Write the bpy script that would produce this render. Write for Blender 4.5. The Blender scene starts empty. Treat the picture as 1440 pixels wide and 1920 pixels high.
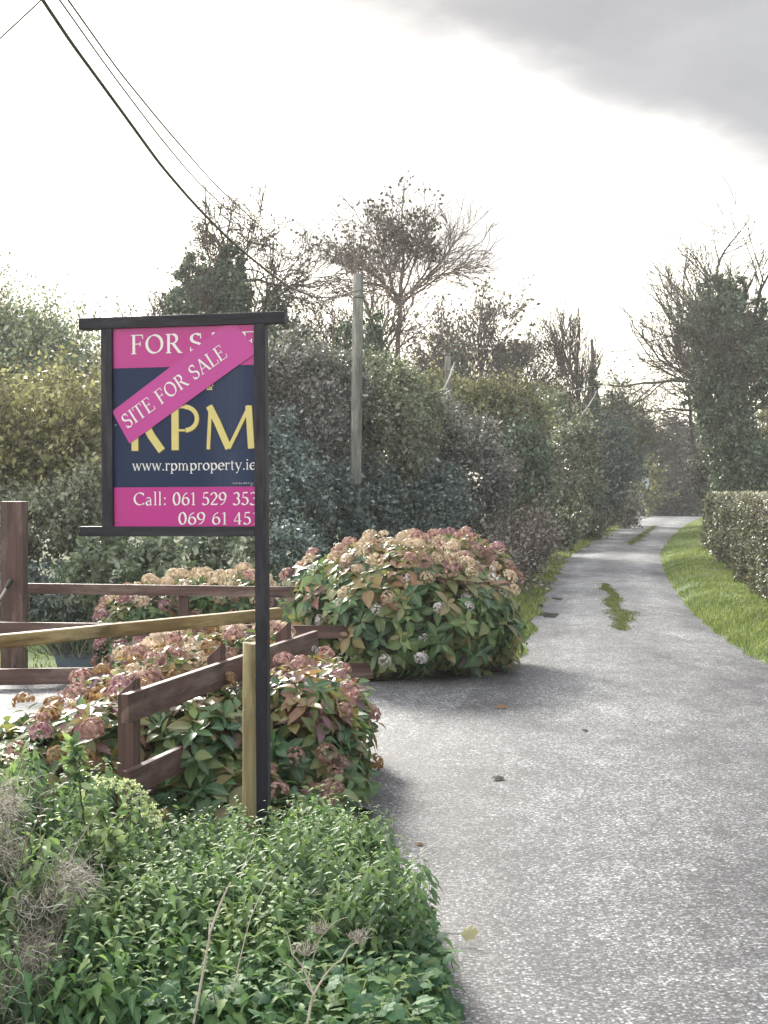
import bpy, math, random
import numpy as np
from mathutils import Vector, Matrix
rng = np.random.default_rng(7)
random.seed(7)
R = math.radians
scene = bpy.context.scene
C = scene.collection
F, CX, HY, EYE = 2600.0, 720.0, 920.0, 1.6

# ------------------------------------------------------------------ camera
cam = bpy.data.cameras.new('camera'); camo = bpy.data.objects.new('camera', cam); C.objects.link(camo)
camo.location = (0, 0, EYE); camo.rotation_euler = (R(90), 0, 0)
cam.sensor_fit = 'VERTICAL'; cam.sensor_height = 24.0; cam.lens = 24.0 * F / 1920.0
cam.shift_y = -(960 - HY) / 1920.0
cam.clip_start = 0.1; cam.clip_end = 3000
scene.camera = camo
# ------------------------------------------------------------------ sun, sky, exposure
SUN_AZ, SUN_EL = R(-20), R(27)
sd = bpy.data.lights.new('sun', 'SUN'); sd.energy = 2.4; sd.angle = R(14); sd.color = (1.0, 0.95, 0.86)
so = bpy.data.objects.new('sun', sd); C.objects.link(so)
sv = Vector((math.sin(SUN_AZ) * math.cos(SUN_EL), math.cos(SUN_AZ) * math.cos(SUN_EL), math.sin(SUN_EL)))
so.rotation_euler = sv.to_track_quat('Z', 'Y').to_euler()
w = bpy.data.worlds.new('World'); scene.world = w; w.use_nodes = True
nt = w.node_tree; nt.nodes.clear()
def N(nt, t, **k):
    n = nt.nodes.new(t)
    for a, b in k.items():
        if a == 'op': n.operation = b
        elif isinstance(a, str) and hasattr(n, a): setattr(n, a, b)
    return n
def LK(nt, a, b): nt.links.new(a, b)
out = N(nt, 'ShaderNodeOutputWorld'); bg = N(nt, 'ShaderNodeBackground'); bg2 = N(nt, 'ShaderNodeBackground')
sky = N(nt, 'ShaderNodeTexSky'); sky.sky_type = 'NISHITA'; sky.sun_disc = False
sky.sun_elevation = SUN_EL; sky.sun_rotation = SUN_AZ; sky.air_density = 1.2; sky.dust_density = 3
LK(nt, sky.outputs[0], bg.inputs[0]); bg.inputs[1].default_value = 0.06
tc = N(nt, 'ShaderNodeTexCoord'); sep = N(nt, 'ShaderNodeSeparateXYZ'); LK(nt, tc.outputs['Generated'], sep.inputs[0])
def M(nt, op, a, b=None, c=None, clamp=False):
    n = nt.nodes.new('ShaderNodeMath'); n.operation = op; n.use_clamp = clamp
    for i, v in enumerate((a, b, c)):
        if v is None: continue
        if isinstance(v, (int, float)): n.inputs[i].default_value = v
        else: nt.links.new(v, n.inputs[i])
    return n.outputs[0]
mp = N(nt, 'ShaderNodeMapping'); LK(nt, tc.outputs['Generated'], mp.inputs[0]); mp.inputs['Scale'].default_value = (1, 1, 2.4)
n1 = N(nt, 'ShaderNodeTexNoise'); n1.inputs['Scale'].default_value = 3.0; n1.inputs['Detail'].default_value = 7; n1.inputs['Roughness'].default_value = .5
n2 = N(nt, 'ShaderNodeTexNoise'); n2.inputs['Scale'].default_value = 3.2; n2.inputs['Detail'].default_value = 5
LK(nt, mp.outputs[0], n1.inputs['Vector']); LK(nt, mp.outputs[0], n2.inputs['Vector'])
f = M(nt, 'ADD', sep.outputs[2], M(nt, 'MULTIPLY', sep.outputs[0], .40))
f = M(nt, 'ADD', f, M(nt, 'MULTIPLY', M(nt, 'SUBTRACT', n1.outputs[0], .5), .20))
mask = N(nt, 'ShaderNodeMapRange'); mask.interpolation_type = 'SMOOTHSTEP'
LK(nt, f, mask.inputs[0]); mask.inputs[1].default_value = .245; mask.inputs[2].default_value = .325
# small faint cloud patches within the bright part
patch = N(nt, 'ShaderNodeMapRange'); patch.interpolation_type = 'SMOOTHSTEP'
LK(nt, n2.outputs[0], patch.inputs[0]); patch.inputs[1].default_value = .50; patch.inputs[2].default_value = .66; patch.inputs[3].default_value = 0; patch.inputs[4].default_value = .84
mk = M(nt, 'MAXIMUM', mask.outputs[0], patch.outputs[0])
white = N(nt, 'ShaderNodeMix'); white.data_type = 'RGBA'
cr = N(nt, 'ShaderNodeMapRange'); LK(nt, sep.outputs[2], cr.inputs[0]); cr.inputs[1].default_value = 0.0; cr.inputs[2].default_value = .3
LK(nt, cr.outputs[0], white.inputs[0]); white.inputs[6].default_value = (.95, .86, .66, 1); white.inputs[7].default_value = (.98, .95, .88, 1)
grey = N(nt, 'ShaderNodeMix'); grey.data_type = 'RGBA'
gr = N(nt, 'ShaderNodeMapRange'); LK(nt, n2.outputs[0], gr.inputs[0]); gr.inputs[1].default_value = .35; gr.inputs[2].default_value = .68
LK(nt, gr.outputs[0], grey.inputs[0]); grey.inputs[6].default_value = (.125, .127, .137, 1); grey.inputs[7].default_value = (.235, .236, .240, 1)
hi = N(nt, 'ShaderNodeMapRange'); hi.interpolation_type = 'SMOOTHSTEP'; LK(nt, sep.outputs[2], hi.inputs[0]); hi.inputs[1].default_value = .40; hi.inputs[2].default_value = .9; hi.inputs[3].default_value = 1.0; hi.inputs[4].default_value = 2.9
gsc = N(nt, 'ShaderNodeVectorMath'); gsc.operation = 'SCALE'; LK(nt, grey.outputs[2], gsc.inputs[0]); LK(nt, hi.outputs[0], gsc.inputs['Scale'])
cl = N(nt, 'ShaderNodeMix'); cl.data_type = 'RGBA'
LK(nt, mk, cl.inputs[0]); LK(nt, white.outputs[2], cl.inputs[6]); LK(nt, gsc.outputs[0], cl.inputs[7])
LK(nt, cl.outputs[2], bg2.inputs[0]); bg2.inputs[1].default_value = 1.0
mx = N(nt, 'ShaderNodeMixShader'); mx.inputs[0].default_value = .94
LK(nt, bg.outputs[0], mx.inputs[1]); LK(nt, bg2.outputs[0], mx.inputs[2]); LK(nt, mx.outputs[0], out.inputs[0])
scene.view_settings.view_transform = 'Standard'; scene.view_settings.look = 'None'
scene.view_settings.exposure = 1.7; scene.view_settings.gamma = 1; scene.view_settings.use_curve_mapping = False
scene.cycles.max_bounces = 6; scene.cycles.diffuse_bounces = 3; scene.cycles.glossy_bounces = 2
scene.cycles.transmission_bounces = 3; scene.cycles.caustics_reflective = False; scene.cycles.caustics_refractive = False
scene.cycles.sample_clamp_indirect = 6

# ------------------------------------------------------------------ helpers
def P(px, py, D): return np.array(((px - CX) / F * D, D, EYE - (py - HY) / F * D))
def G(px, py):
    D = EYE * F / (py - HY); return np.array(((px - CX) / F * D, D, 0.0))
def pn(v): return np.asarray(v, float)
def unit(v): return v / np.maximum(np.linalg.norm(v, axis=-1, keepdims=True), 1e-9)

def mesh_np(name, V, faces, attrs=None, smooth=False):
    """faces: list of int arrays (n,k)"""
    me = bpy.data.meshes.new(name)
    V = np.ascontiguousarray(V, np.float32)
    loops = np.concatenate([f.ravel() for f in faces]).astype(np.int32)
    tot = np.concatenate([np.full(len(f), f.shape[1], np.int32) for f in faces])
    st = np.concatenate([[0], np.cumsum(tot)[:-1]]).astype(np.int32)
    me.vertices.add(len(V)); me.vertices.foreach_set('co', V.ravel())
    me.loops.add(len(loops)); me.loops.foreach_set('vertex_index', loops)
    me.polygons.add(len(tot)); me.polygons.foreach_set('loop_start', st); me.polygons.foreach_set('loop_total', tot)
    for k, a in (attrs or {}).items():
        at = me.attributes.new(k, 'FLOAT', 'POINT'); at.data.foreach_set('value', np.ascontiguousarray(a, np.float32))
    me.update(calc_edges=True)
    if smooth: me.polygons.foreach_set('use_smooth', np.ones(len(tot), bool))
    return me
def link(name, me, mat=None, parent=None):
    o = bpy.data.objects.new(name, me); C.objects.link(o)
    if mat is not None and me is not None and len(me.materials) == 0: me.materials.append(mat)
    if parent: o.parent = parent
    return o
def tag(o, label=None, cat=None, group=None, kind=None):
    if label: o['label'] = label
    if cat: o['category'] = cat
    if group: o['group'] = group
    if kind: o['kind'] = kind
    return o
def thing(name, label, cat, loc=(0, 0, 0), group=None, rz=0):
    o = bpy.data.objects.new(name, None); C.objects.link(o); o.location = loc; o.rotation_euler = (0, 0, rz)
    o.empty_display_size = .1
    return tag(o, label, cat, group)
def struct(name, me, mat): return tag(link(name, me, mat), kind='structure')

# ---- materials
def newmat(name):
    m = bpy.data.materials.new(name); m.use_nodes = True; nt = m.node_tree; nt.nodes.clear()
    o = N(nt, 'ShaderNodeOutputMaterial'); b = N(nt, 'ShaderNodeBsdfPrincipled'); LK(nt, b.outputs[0], o.inputs[0])
    return m, nt, b, o
def ramp(nt, fac, stops, interp='LINEAR'):
    r = N(nt, 'ShaderNodeValToRGB'); r.color_ramp.interpolation = interp
    e = r.color_ramp.elements
    while len(e) < len(stops): e.new(.5)
    for i, (p, c) in enumerate(stops): e[i].position = p; e[i].color = (*c, 1)
    LK(nt, fac, r.inputs[0]); return r.outputs[0]
def noise(nt, scale, detail=4, rough=.55, stretch=None, vec='Object', dist=0):
    t = N(nt, 'ShaderNodeTexCoord'); n = N(nt, 'ShaderNodeTexNoise'); n.inputs['Scale'].default_value = scale
    n.inputs['Detail'].default_value = detail; n.inputs['Roughness'].default_value = rough; n.inputs['Distortion'].default_value = dist
    if stretch:
        m = N(nt, 'ShaderNodeMapping'); m.inputs['Scale'].default_value = stretch; LK(nt, t.outputs[vec], m.inputs[0]); LK(nt, m.outputs[0], n.inputs['Vector'])
    else: LK(nt, t.outputs[vec], n.inputs['Vector'])
    return n.outputs[0]
def mixc(nt, fac, a, b, mode='MIX'):
    m = N(nt, 'ShaderNodeMix'); m.data_type = 'RGBA'; m.blend_type = mode
    for i, v in ((0, fac), (6, a), (7, b)):
        if isinstance(v, (int, float)): m.inputs[i].default_value = v
        elif isinstance(v, tuple): m.inputs[i].default_value = (*v, 1)
        else: LK(nt, v, m.inputs[i])
    return m.outputs[2]
def bump(nt, b, h, strength, dist=.01):
    n = N(nt, 'ShaderNodeBump'); n.inputs['Strength'].default_value = strength; n.inputs['Distance'].default_value = dist
    LK(nt, h, n.inputs['Height']); LK(nt, n.outputs[0], b.inputs['Normal'])
def mat_leaf(name, cols, rough=.42, transl=.3, patchy=.5, pscale=1.2, mid=False, spec=.5, tcol=(1.6, 1.8, .7)):
    m, nt, b, o = newmat(name)
    at = N(nt, 'ShaderNodeAttribute'); at.attribute_name = 'rnd'
    pn_ = noise(nt, pscale, 3, vec='Object')
    v = M(nt, 'ADD', at.outputs['Fac'], M(nt, 'MULTIPLY', M(nt, 'SUBTRACT', pn_, .5), patchy * 2), clamp=True)
    k = len(cols); col = ramp(nt, v, [(i / (k - 1), c) for i, c in enumerate(cols)])
    if mid:
        a2 = N(nt, 'ShaderNodeAttribute'); a2.attribute_name = 'mid'
        col = mixc(nt, M(nt, 'MULTIPLY', M(nt, 'POWER', a2.outputs['Fac'], 4), .45), col, (.32, .40, .20))
        sp = noise(nt, 60, 3, vec='Object'); col = mixc(nt, .35, col, mixc(nt, sp, (.35, .35, .35), (1.5, 1.5, 1.5)), 'MULTIPLY')
    LK(nt, col, b.inputs['Base Color']); b.inputs['Roughness'].default_value = rough
    b.inputs['Specular IOR Level'].default_value = spec
    t = N(nt, 'ShaderNodeBsdfTranslucent'); LK(nt, mixc(nt, .5, col, tcol, 'MULTIPLY'), t.inputs[0])
    x = N(nt, 'ShaderNodeMixShader'); x.inputs[0].default_value = transl
    LK(nt, b.outputs[0], x.inputs[1]); LK(nt, t.outputs[0], x.inputs[2]); LK(nt, x.outputs[0], o.inputs[0])
    return m
def mat_wood(name, c0, c1, axis='z', rough=.6, scale=18, knots=True, wear=None):
    m, nt, b, o = newmat(name)
    st = {'z': (1, 1, .06), 'x': (.06, 1, 1), 'y': (1, .06, 1)}[axis]
    n = noise(nt, scale * 2, 6, .65, st, dist=.6); col = ramp(nt, n, [(.3, c0), (.7, c1)])
    if knots:
        k = noise(nt, scale * .45, 2, .5, tuple(min(1, s * 5) for s in st)); kk = N(nt, 'ShaderNodeMapRange'); LK(nt, k, kk.inputs[0]); kk.inputs[1].default_value = .60; kk.inputs[2].default_value = .70
        col = mixc(nt, M(nt, 'MULTIPLY', kk.outputs[0], .75), col, tuple(.3 * v for v in c0))
    if wear:
        k = noise(nt, scale * .8, 5, .7, tuple(min(1, s * 3) for s in st)); kk = N(nt, 'ShaderNodeMapRange'); LK(nt, k, kk.inputs[0]); kk.inputs[1].default_value = .50; kk.inputs[2].default_value = .68
        col = mixc(nt, M(nt, 'MULTIPLY', kk.outputs[0], .7), col, wear)
    LK(nt, col, b.inputs['Base Color']); b.inputs['Roughness'].default_value = rough; b.inputs['Specular IOR Level'].default_value = .3
    bump(nt, b, n, 1.0, .004); return m
def mat_plain(name, c, rough=.5, metal=0, spec=.5, vary=.15, vs=20):
    m, nt, b, o = newmat(name)
    n = noise(nt, vs, 4); LK(nt, ramp(nt, n, [(.3, tuple(v * (1 - vary) for v in c)), (.7, tuple(v * (1 + vary) for v in c))]), b.inputs['Base Color'])
    b.inputs['Roughness'].default_value = rough; b.inputs['Metallic'].default_value = metal; b.inputs['Specular IOR Level'].default_value = spec
    return m

# ---- geometry builders
def box(V, Fc, a, b, frame=None):
    """box from a to b corners"""
    x0, y0, z0 = a; x1, y1, z1 = b; i = len(V)
    V += [(x0, y0, z0), (x1, y0, z0), (x1, y1, z0), (x0, y1, z0), (x0, y0, z1), (x1, y0, z1), (x1, y1, z1), (x0, y1, z1)]
    Fc += [(i, i + 3, i + 2, i + 1), (i + 4, i + 5, i + 6, i + 7), (i, i + 1, i + 5, i + 4), (i + 1, i + 2, i + 6, i + 5), (i + 2, i + 3, i + 7, i + 6), (i + 3, i, i + 4, i + 7)]
def bevel_mesh(name, V, Fc, bev=.004, seg=2, smooth=True):
    import bmesh
    bm = bmesh.new(); vs = [bm.verts.new(v) for v in V]
    for f_ in Fc: bm.faces.new([vs[i] for i in f_])
    bmesh.ops.recalc_face_normals(bm, faces=bm.faces)
    if bev: bmesh.ops.bevel(bm, geom=list(bm.edges), offset=bev, segments=seg, affect='EDGES', profile=.6)
    me = bpy.data.meshes.new(name); bm.to_mesh(me); bm.free(); return me
def box_obj(name, a, b, mat, parent=None, bev=.004):
    V, Fc = [], []; box(V, Fc, a, b); return link(name, bevel_mesh(name, V, Fc, bev), mat, parent)
def plank(name, p0, p1, height, thick, mat, parent=None, bev=.004, jitter=0.0):
    """board from p0 to p1 (centre line), upright, as its own object with its own local frame (x along)"""
    p0, p1 = Vector(p0), Vector(p1); d = p1 - p0; L = d.length; d.normalize()
    n = Vector((d.y, -d.x, 0)).normalized(); up = n.cross(d) * -1
    if up.z < 0: up = -up
    V, Fc = [], []
    box(V, Fc, (0, -thick / 2, -height / 2), (L, thick / 2, height / 2))
    me = bevel_mesh(name, V, Fc, bev)
    o = link(name, me, mat)
    y = up.cross(d)
    o.matrix_world = Matrix(((d.x, y.x, up.x, p0.x), (d.y, y.y, up.y, p0.y), (d.z, y.z, up.z, p0.z), (0, 0, 0, 1)))
    if parent:
        o.parent = parent; o.matrix_parent_inverse = Matrix.Translation(parent.location).inverted() if not any(parent.rotation_euler) else parent.matrix_basis.inverted()
    return o

def tubes(polys, radii, sides=4, rnd=None):
    """polys (M,K,3), radii (M,K) -> V, faces(quads), rndvals"""
    polys = np.asarray(polys, float); radii = np.asarray(radii, float)
    Mn, K, _ = polys.shape
    d = np.gradient(polys, axis=1); d = unit(d)
    ref = np.where(np.abs(d[:, :1, 2:3]) > .9, np.array([1., 0, 0]), np.array([0, 0, 1.]))
    ref = np.broadcast_to(ref, d.shape)
    u = unit(np.cross(d, ref)); v = np.cross(d, u)
    a = np.linspace(0, 2 * np.pi, sides, endpoint=False)
    ring = polys[:, :, None, :] + radii[:, :, None, None] * (np.cos(a)[None, None, :, None] * u[:, :, None, :] + np.sin(a)[None, None, :, None] * v[:, :, None, :])
    V = ring.reshape(-1, 3)
    m = np.arange(Mn)[:, None, None] * K * sides; k = np.arange(K - 1)[None, :, None] * sides; s = np.arange(sides)[None, None, :]; s2 = (s + 1) % sides
    q = np.stack([m + k + s, m + k + s2, m + k + sides + s2, m + k + sides + s], -1).reshape(-1, 4)
    r = np.repeat(rnd if rnd is not None else rng.random(Mn), K * sides)
    return V, q, r
class Bag:
    def __init__(s): s.V = []; s.F3 = []; s.F4 = []; s.r = []; s.m = []; s.n = 0
    def add(s, V, F, r, mid=None):
        (s.F3 if F.shape[1] == 3 else s.F4).append(F + s.n); s.V.append(V); s.r.append(r); s.m.append(mid if mid is not None else np.zeros(len(V))); s.n += len(V)
    def tube(s, polys, radii, sides=4, rnd=None): s.add(*tubes(polys, radii, sides, rnd))
    def mesh(s, name, smooth=False):
        fs = ([np.concatenate(s.F3)] if s.F3 else []) + ([np.concatenate(s.F4)] if s.F4 else [])
        return mesh_np(name, np.concatenate(s.V), fs, {'rnd': np.concatenate(s.r), 'mid': np.concatenate(s.m)}, smooth)

# leaf templates: x along leaf, y across, z up
T_Q = (np.array([(0, 0, 0), (.5, .30, .10), (1, 0, -.02), (.45, -.30, .10)]), np.array([(0, 2, 1), (0, 3, 2)]), np.array([1, 0, 1, 0.]))
def leaf_tpl(wid=.3, droop=.18, fold=.10, rows=4, peak=.45, serr=0, wave=0):
    V = [(0, 0, 0)]; mid = [1]; Fc = []
    for i in range(1, rows + 1):
        s_ = i / (rows + 1); wv = wid * (s_ / peak) ** .6 if s_ < peak else wid * (1 - ((s_ - peak) / (1 - peak)) ** 1.5)
        if serr and i % 2: wv *= 1 - serr
        z = -droop * s_ ** 2 + wave * math.sin(i * 2.2)
        V += [(s_, wv, z + fold * wv / wid), (s_, 0, -droop * s_ ** 2), (s_, -wv, z + fold * wv / wid)]; mid += [0, 1, 0]
    V.append((1, 0, -droop)); mid.append(1); t = len(V) - 1
    Fc += [(0, 2, 1), (0, 3, 2)]
    for i in range(rows - 1):
        a = 1 + 3 * i; b = a + 3
        Fc += [(a, a + 1, b + 1), (a, b + 1, b), (a + 1, a + 2, b + 2), (a + 1, b + 2, b + 1)]
    a = 1 + 3 * (rows - 1); Fc += [(a, a + 1, t), (a + 1, a + 2, t)]
    return (np.array(V, float), np.array(Fc), np.array(mid, float))
T_M = leaf_tpl(.27, .22, .08, 2)
T_L = leaf_tpl(.29, .25, .09, 4)
T_N = leaf_tpl(.24, .42, .07, 6, .25, serr=.30)
def scatter(bag, pos, xd, zd, size, tpl, rnd=None, wide=1.0):
    n = len(pos); TV, TF, TM = tpl
    X = unit(xd); Y = unit(np.cross(zd, X)); Z = np.cross(X, Y)
    size = np.broadcast_to(np.asarray(size, float), (n,))[:, None, None]
    V = pos[:, None, :] + size * (TV[None, :, 0:1] * X[:, None] + wide * TV[None, :, 1:2] * Y[:, None] + TV[None, :, 2:3] * Z[:, None])
    Fc = (TF[None] + (np.arange(n) * len(TV))[:, None, None]).reshape(-1, 3)
    if rnd is None: rnd = rng.random(n)
    bag.add(V.reshape(-1, 3), Fc, np.repeat(rnd, len(TV)), np.tile(TM, n))
def rdir(n):
    return unit(rng.normal(size=(n, 3)))
def dnoise(d, seed, fr=2.5):
    r_ = np.random.default_rng(int(seed)); s_ = 0
    for k in range(6):
        v = r_.normal(size=3) * fr * (1 + k * .55); s_ = s_ + np.sin(d @ v + r_.random() * 6.3) / (1 + k * .45)
    return s_ / 2.4
def lumps_px(L):
    """(px,py,D,rx_px,ry_px,depth_m) -> (centre, radii)"""
    o = []
    for (px, py, D, rx, ry, dep) in L:
        o.append((P(px, py, D), np.array((rx * D / F, dep, ry * D / F))))
    return o
def shell(L, n, depth=.3, rough=.16, seed=1, clump=20, csize=.14, fr=2.5, back=.25):
    """points on/inside lumpy ellipsoids; returns pos, outward normal, q (1 = outer)"""
    ar = np.array([r[0] * r[2] + .5 * r[1] * (r[0] + r[2]) * .6 for c, r in L]); ar = ar / ar.sum()
    ns = (ar * n).astype(int) + 1; Pp, Nn, Q = [], [], []
    for i, ((c, r), m) in enumerate(zip(L, ns)):
        nc = max(6, m // clump)
        d = rdir(nc * 3); keep = (d[:, 1] < .25) | (rng.random(len(d)) < back); d = d[keep][:nc]
        if len(d) < nc: d = np.concatenate([d, rdir(nc - len(d))])
        q = 1 - depth * rng.random(len(d)) ** 1.6
        rad = (1 + rough * dnoise(d, seed + i, fr)) * q
        cc = c + d * rad[:, None] * r
        idx = rng.integers(0, len(d), m)
        pos = cc[idx] + rng.normal(size=(m, 3)) * r.min() * csize
        nn = unit((pos - c) / r ** 2)
        Pp.append(pos); Nn.append(nn); Q.append(q[idx])
    p, n_, q_ = np.concatenate(Pp), np.concatenate(Nn), np.concatenate(Q)
    k = p[:, 2] > .01
    return p[k], n_[k], q_[k]
def shrub(name, label, cat, L, mat, leafpx=8, cover=6, tpl=T_Q, depth=.35, rough=.22, seed=1, twigs=350, twigmat=None, group=None,
          clump=34, csize=.105, wild=.5, twiglen=.5, fr=2.5, parent=None, part='foliage', up=.35, rndshift=0.0, twpx=1.2, stuff=False, twleaf=5):
    Lw = lumps_px(L)
    area = sum(l[3] * l[4] * 3.14 for l in L); n = int(cover * area / (.3 * leafpx ** 2))
    pos, nn, q = shell(Lw, n, depth, rough, seed, clump, csize, fr)
    D = float(np.mean([l[2] for l in L])); size = leafpx * D / F
    root = parent
    if root is None:
        c = Lw[0][0]; root = thing(name, label, cat, (c[0], c[1], 0), group)
        if stuff: root['kind'] = 'stuff'
    zd = unit(nn * .8 + rdir(len(pos)) * wild * 1.6 + np.array([0, 0, up])); xd = unit(rdir(len(pos)) + nn * .4 + np.array([0, 0, -.2]))
    b = Bag(); sz = size * (.6 + .8 * rng.random(len(pos))) * np.where(q < .82, 1.5, 1.0)
    # colour varies clump by clump
    scatter(b, pos, xd, zd, sz, tpl, np.clip(rng.random(len(pos)) * .8 + .1 + rndshift, 0, 1))
    off = np.array(root.location); 
    me = b.mesh(part); me.transform(Matrix.Translation(-Vector(off)))
    o = link(part, me, mat, root); o['kind'] = 'stuff'
    if twigs:
        tp, tn, _ = shell(Lw, twigs, .25, rough, seed, 3, .1, fr)
        m = len(tp); K = 5; d = unit(tn * .7 + rdir(m) * .5 + np.array([0, 0, .6])); pts = [tp - d * size * 4]
        for k in range(K - 1):
            d = unit(d + rdir(m) * .22); pts.append(pts[-1] + d * (twiglen * D / 20 * (.5 + rng.random(m)) / K)[:, None])
        pts = np.stack(pts, 1); rad = np.linspace(1, .35, K)[None] * (twpx * D / F * .5 * (.7 + .6 * rng.random(m)))[:, None]
        if twleaf:
            q_i = rng.integers(0, m, m * twleaf); q_k = rng.integers(1, K, m * twleaf); lp = pts[q_i, q_k] + rng.normal(size=(m * twleaf, 3)) * size * .6
            b3 = Bag(); scatter(b3, lp, unit(rdir(len(lp)) + np.array([0, 0, .2])), unit(rdir(len(lp)) + np.array([0, -.3, .6])), size * (.6 + .8 * rng.random(len(lp))), tpl, np.clip(rng.random(len(lp)) * .8 + .15 + rndshift, 0, 1))
            me = b3.mesh('shoots'); me.transform(Matrix.Translation(-Vector(off))); o = link('shoots', me, mat, root); o['kind'] = 'stuff'
        b2 = Bag(); b2.tube(pts, rad, 3); me = b2.mesh('twigs'); me.transform(Matrix.Translation(-Vector(off)))
        o = link('twigs', me, twigmat or TWIG, root); o['kind'] = 'stuff'
    return root

# ---- trees
def branches(base, dirn, length, r0, levels, kids, ang, seed, droop=0.1, wig=.16, first=.35, ratio=.62, rr=.55, ratio0=None):
    rg = np.random.default_rng(seed); out = {i: [] for i in range(levels)}; tips = []
    K = [9, 7, 6, 5, 4, 4]
    def grow(p, d, L, r, lv):
        k = K[min(lv, 5)]; pts = [p]; dd = d
        for i in range(k - 1):
            dd = unit(dd + rg.normal(size=3) * wig * (1 if lv else .35) + np.array([0, 0, droop if lv else .05]))
            pts.append(pts[-1] + dd * L / (k - 1))
        pts = np.array(pts); rad = r * np.linspace(1, rr if lv < levels - 1 else .35, k)
        out[lv].append((pts, rad))
        if lv == levels - 1: tips.append((pts[-1], dd)); return
        nk = kids[lv]; nk = max(1, int(nk + rg.integers(-1, 2)))
        for j in range(nk):
            t = first + (1 - first) * (j + rg.random() * .8) / nk if lv == 0 else .25 + .75 * (j + rg.random()) / nk
            t = min(t, .99); i = t * (k - 1); i0 = int(i); q = pts[i0] + (pts[min(i0 + 1, k - 1)] - pts[i0]) * (i - i0)
            dl = unit(pts[min(i0 + 1, k - 1)] - pts[max(i0, 0)]) if i0 + 1 < k else dd
            a = ang[lv] * (.7 + .6 * rg.random()); az = rg.random() * 6.283
            u = unit(np.cross(dl, [0.3, .2, 1.]) + 1e-6); v = np.cross(dl, u)
            nd = unit(dl * math.cos(a) + (u * math.cos(az) + v * math.sin(az)) * math.sin(a))
            grow(q, nd, L * (ratio0 if (lv == 0 and ratio0) else ratio) * (.75 + .5 * rg.random()) * (1.15 - .4 * t if lv else 1), max(r * (rr + (1 - rr) * (1 - t)) * .62, 1e-4), lv + 1)
        grow(pts[-1], unit(dd + rg.normal(size=3) * .15), L * (ratio0 if (lv == 0 and ratio0) else ratio) * .9, r * rr, lv + 1)
    grow(np.asarray(base, float), unit(np.asarray(dirn, float)), length, r0, 0)
    return out, tips
def tree_parts(root, sk, mat, minr=0, trunk_levels=1):
    off = Vector(root.location); b1, b2 = Bag(), Bag()
    for lv, lst in sk.items():
        if not lst: continue
        ps = np.array([a for a, _ in lst]); rs = np.maximum(np.array([r for _, r in lst]), minr)
        (b1 if lv < trunk_levels else b2).tube(ps, rs, 8 if lv == 0 else (5 if lv == 1 else 3))
    for nm, b in (('trunk', b1), ('branches', b2)):
        if b.V:
            me = b.mesh(nm, True); me.transform(Matrix.Translation(-off)); o = link(nm, me, mat, root)
            if nm == 'branches': o['kind'] = 'stuff'
def tree_leaves(root, tips, prob, size, mat, spread, n_each=3, filt=None, name='leaves', tpl=T_Q):
    tp = np.array([t[0] for t in tips]); k = rng.random(len(tp)) < (prob if filt is None else prob * filt(tp)); tp = tp[k]
    if not len(tp): return
    pos = np.repeat(tp, n_each, 0) + rng.normal(size=(len(tp) * n_each, 3)) * spread
    b = Bag(); scatter(b, pos, unit(rdir(len(pos)) + np.array([0, 0, -.4])), rdir(len(pos)), size * (.6 + .8 * rng.random(len(pos))), tpl)
    me = b.mesh(name); me.transform(Matrix.Translation(-Vector(root.location))); o = link(name, me, mat, root); o['kind'] = 'stuff'

# ------------------------------------------------------------------ materials
TWIG = mat_plain('twig_bark', (.13, .105, .095), .7, vary=.4)
BARK = mat_plain('bark', (.10, .085, .075), .8, vary=.4, vs=6)
BARKP = mat_plain('pale_bark', (.17, .13, .12), .8, vary=.3, vs=6)
IVY = mat_leaf('ivy_leaf', [(0.026, 0.046, 0.035), (0.065, 0.104, 0.077), (0.143, 0.195, 0.140), (0.312, 0.377, 0.294)], .32, .25, .3)
IVYB = mat_leaf('blue_ivy_leaf', [(0.026, 0.046, 0.048), (0.078, 0.117, 0.120), (0.182, 0.247, 0.247), (0.416, 0.494, 0.510)], .30, .2, .3)
GREYB = mat_leaf('grey_hedge_leaf', [(0.037, 0.037, 0.042), (0.125, 0.125, 0.126), (0.250, 0.250, 0.252), (0.525, 0.512, 0.532)], .36, .25, .3)
MIXH = mat_leaf('hedge_leaf', [(0.037, 0.044, 0.038), (0.112, 0.131, 0.095), (0.225, 0.250, 0.182), (0.450, 0.475, 0.378)], .38, .3, .55)
OLIVE = mat_leaf('olive_autumn_leaf', [(0.053, 0.050, 0.033), (0.137, 0.137, 0.072), (0.263, 0.252, 0.132), (0.441, 0.430, 0.253)], .42, .35, .35)
YELL = mat_leaf('yellow_shrub_leaf', [(.05, .06, .035), (.16, .16, .075), (.34, .33, .16), (.56, .53, .30)], .42, .34, .35, tcol=(1.35, 1.4, .9))
SAGE = mat_leaf('sage_leaf', [(0.044, 0.066, 0.046), (0.121, 0.165, 0.115), (0.253, 0.297, 0.218), (0.462, 0.506, 0.414)], .36, .32, .35)
BROWNB = mat_leaf('brown_brush', [(0.072, 0.058, 0.058), (0.168, 0.144, 0.143), (0.288, 0.252, 0.247), (0.456, 0.420, 0.416)], .55, .2, .4)
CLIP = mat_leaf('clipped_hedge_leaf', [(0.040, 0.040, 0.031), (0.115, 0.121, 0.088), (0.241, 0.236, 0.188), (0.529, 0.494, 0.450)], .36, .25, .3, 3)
DARKL = mat_leaf('dark_far_leaf', [(0.030, 0.030, 0.035), (0.050, 0.050, 0.050), (0.080, 0.080, 0.070), (0.130, 0.120, 0.100)], .5, .2, .4)
AUTL = mat_leaf('dry_autumn_leaf', [(.035, .022, .018), (.07, .045, .03), (.10, .07, .035), (.06, .06, .03)], .5, .15, .3)
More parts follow.
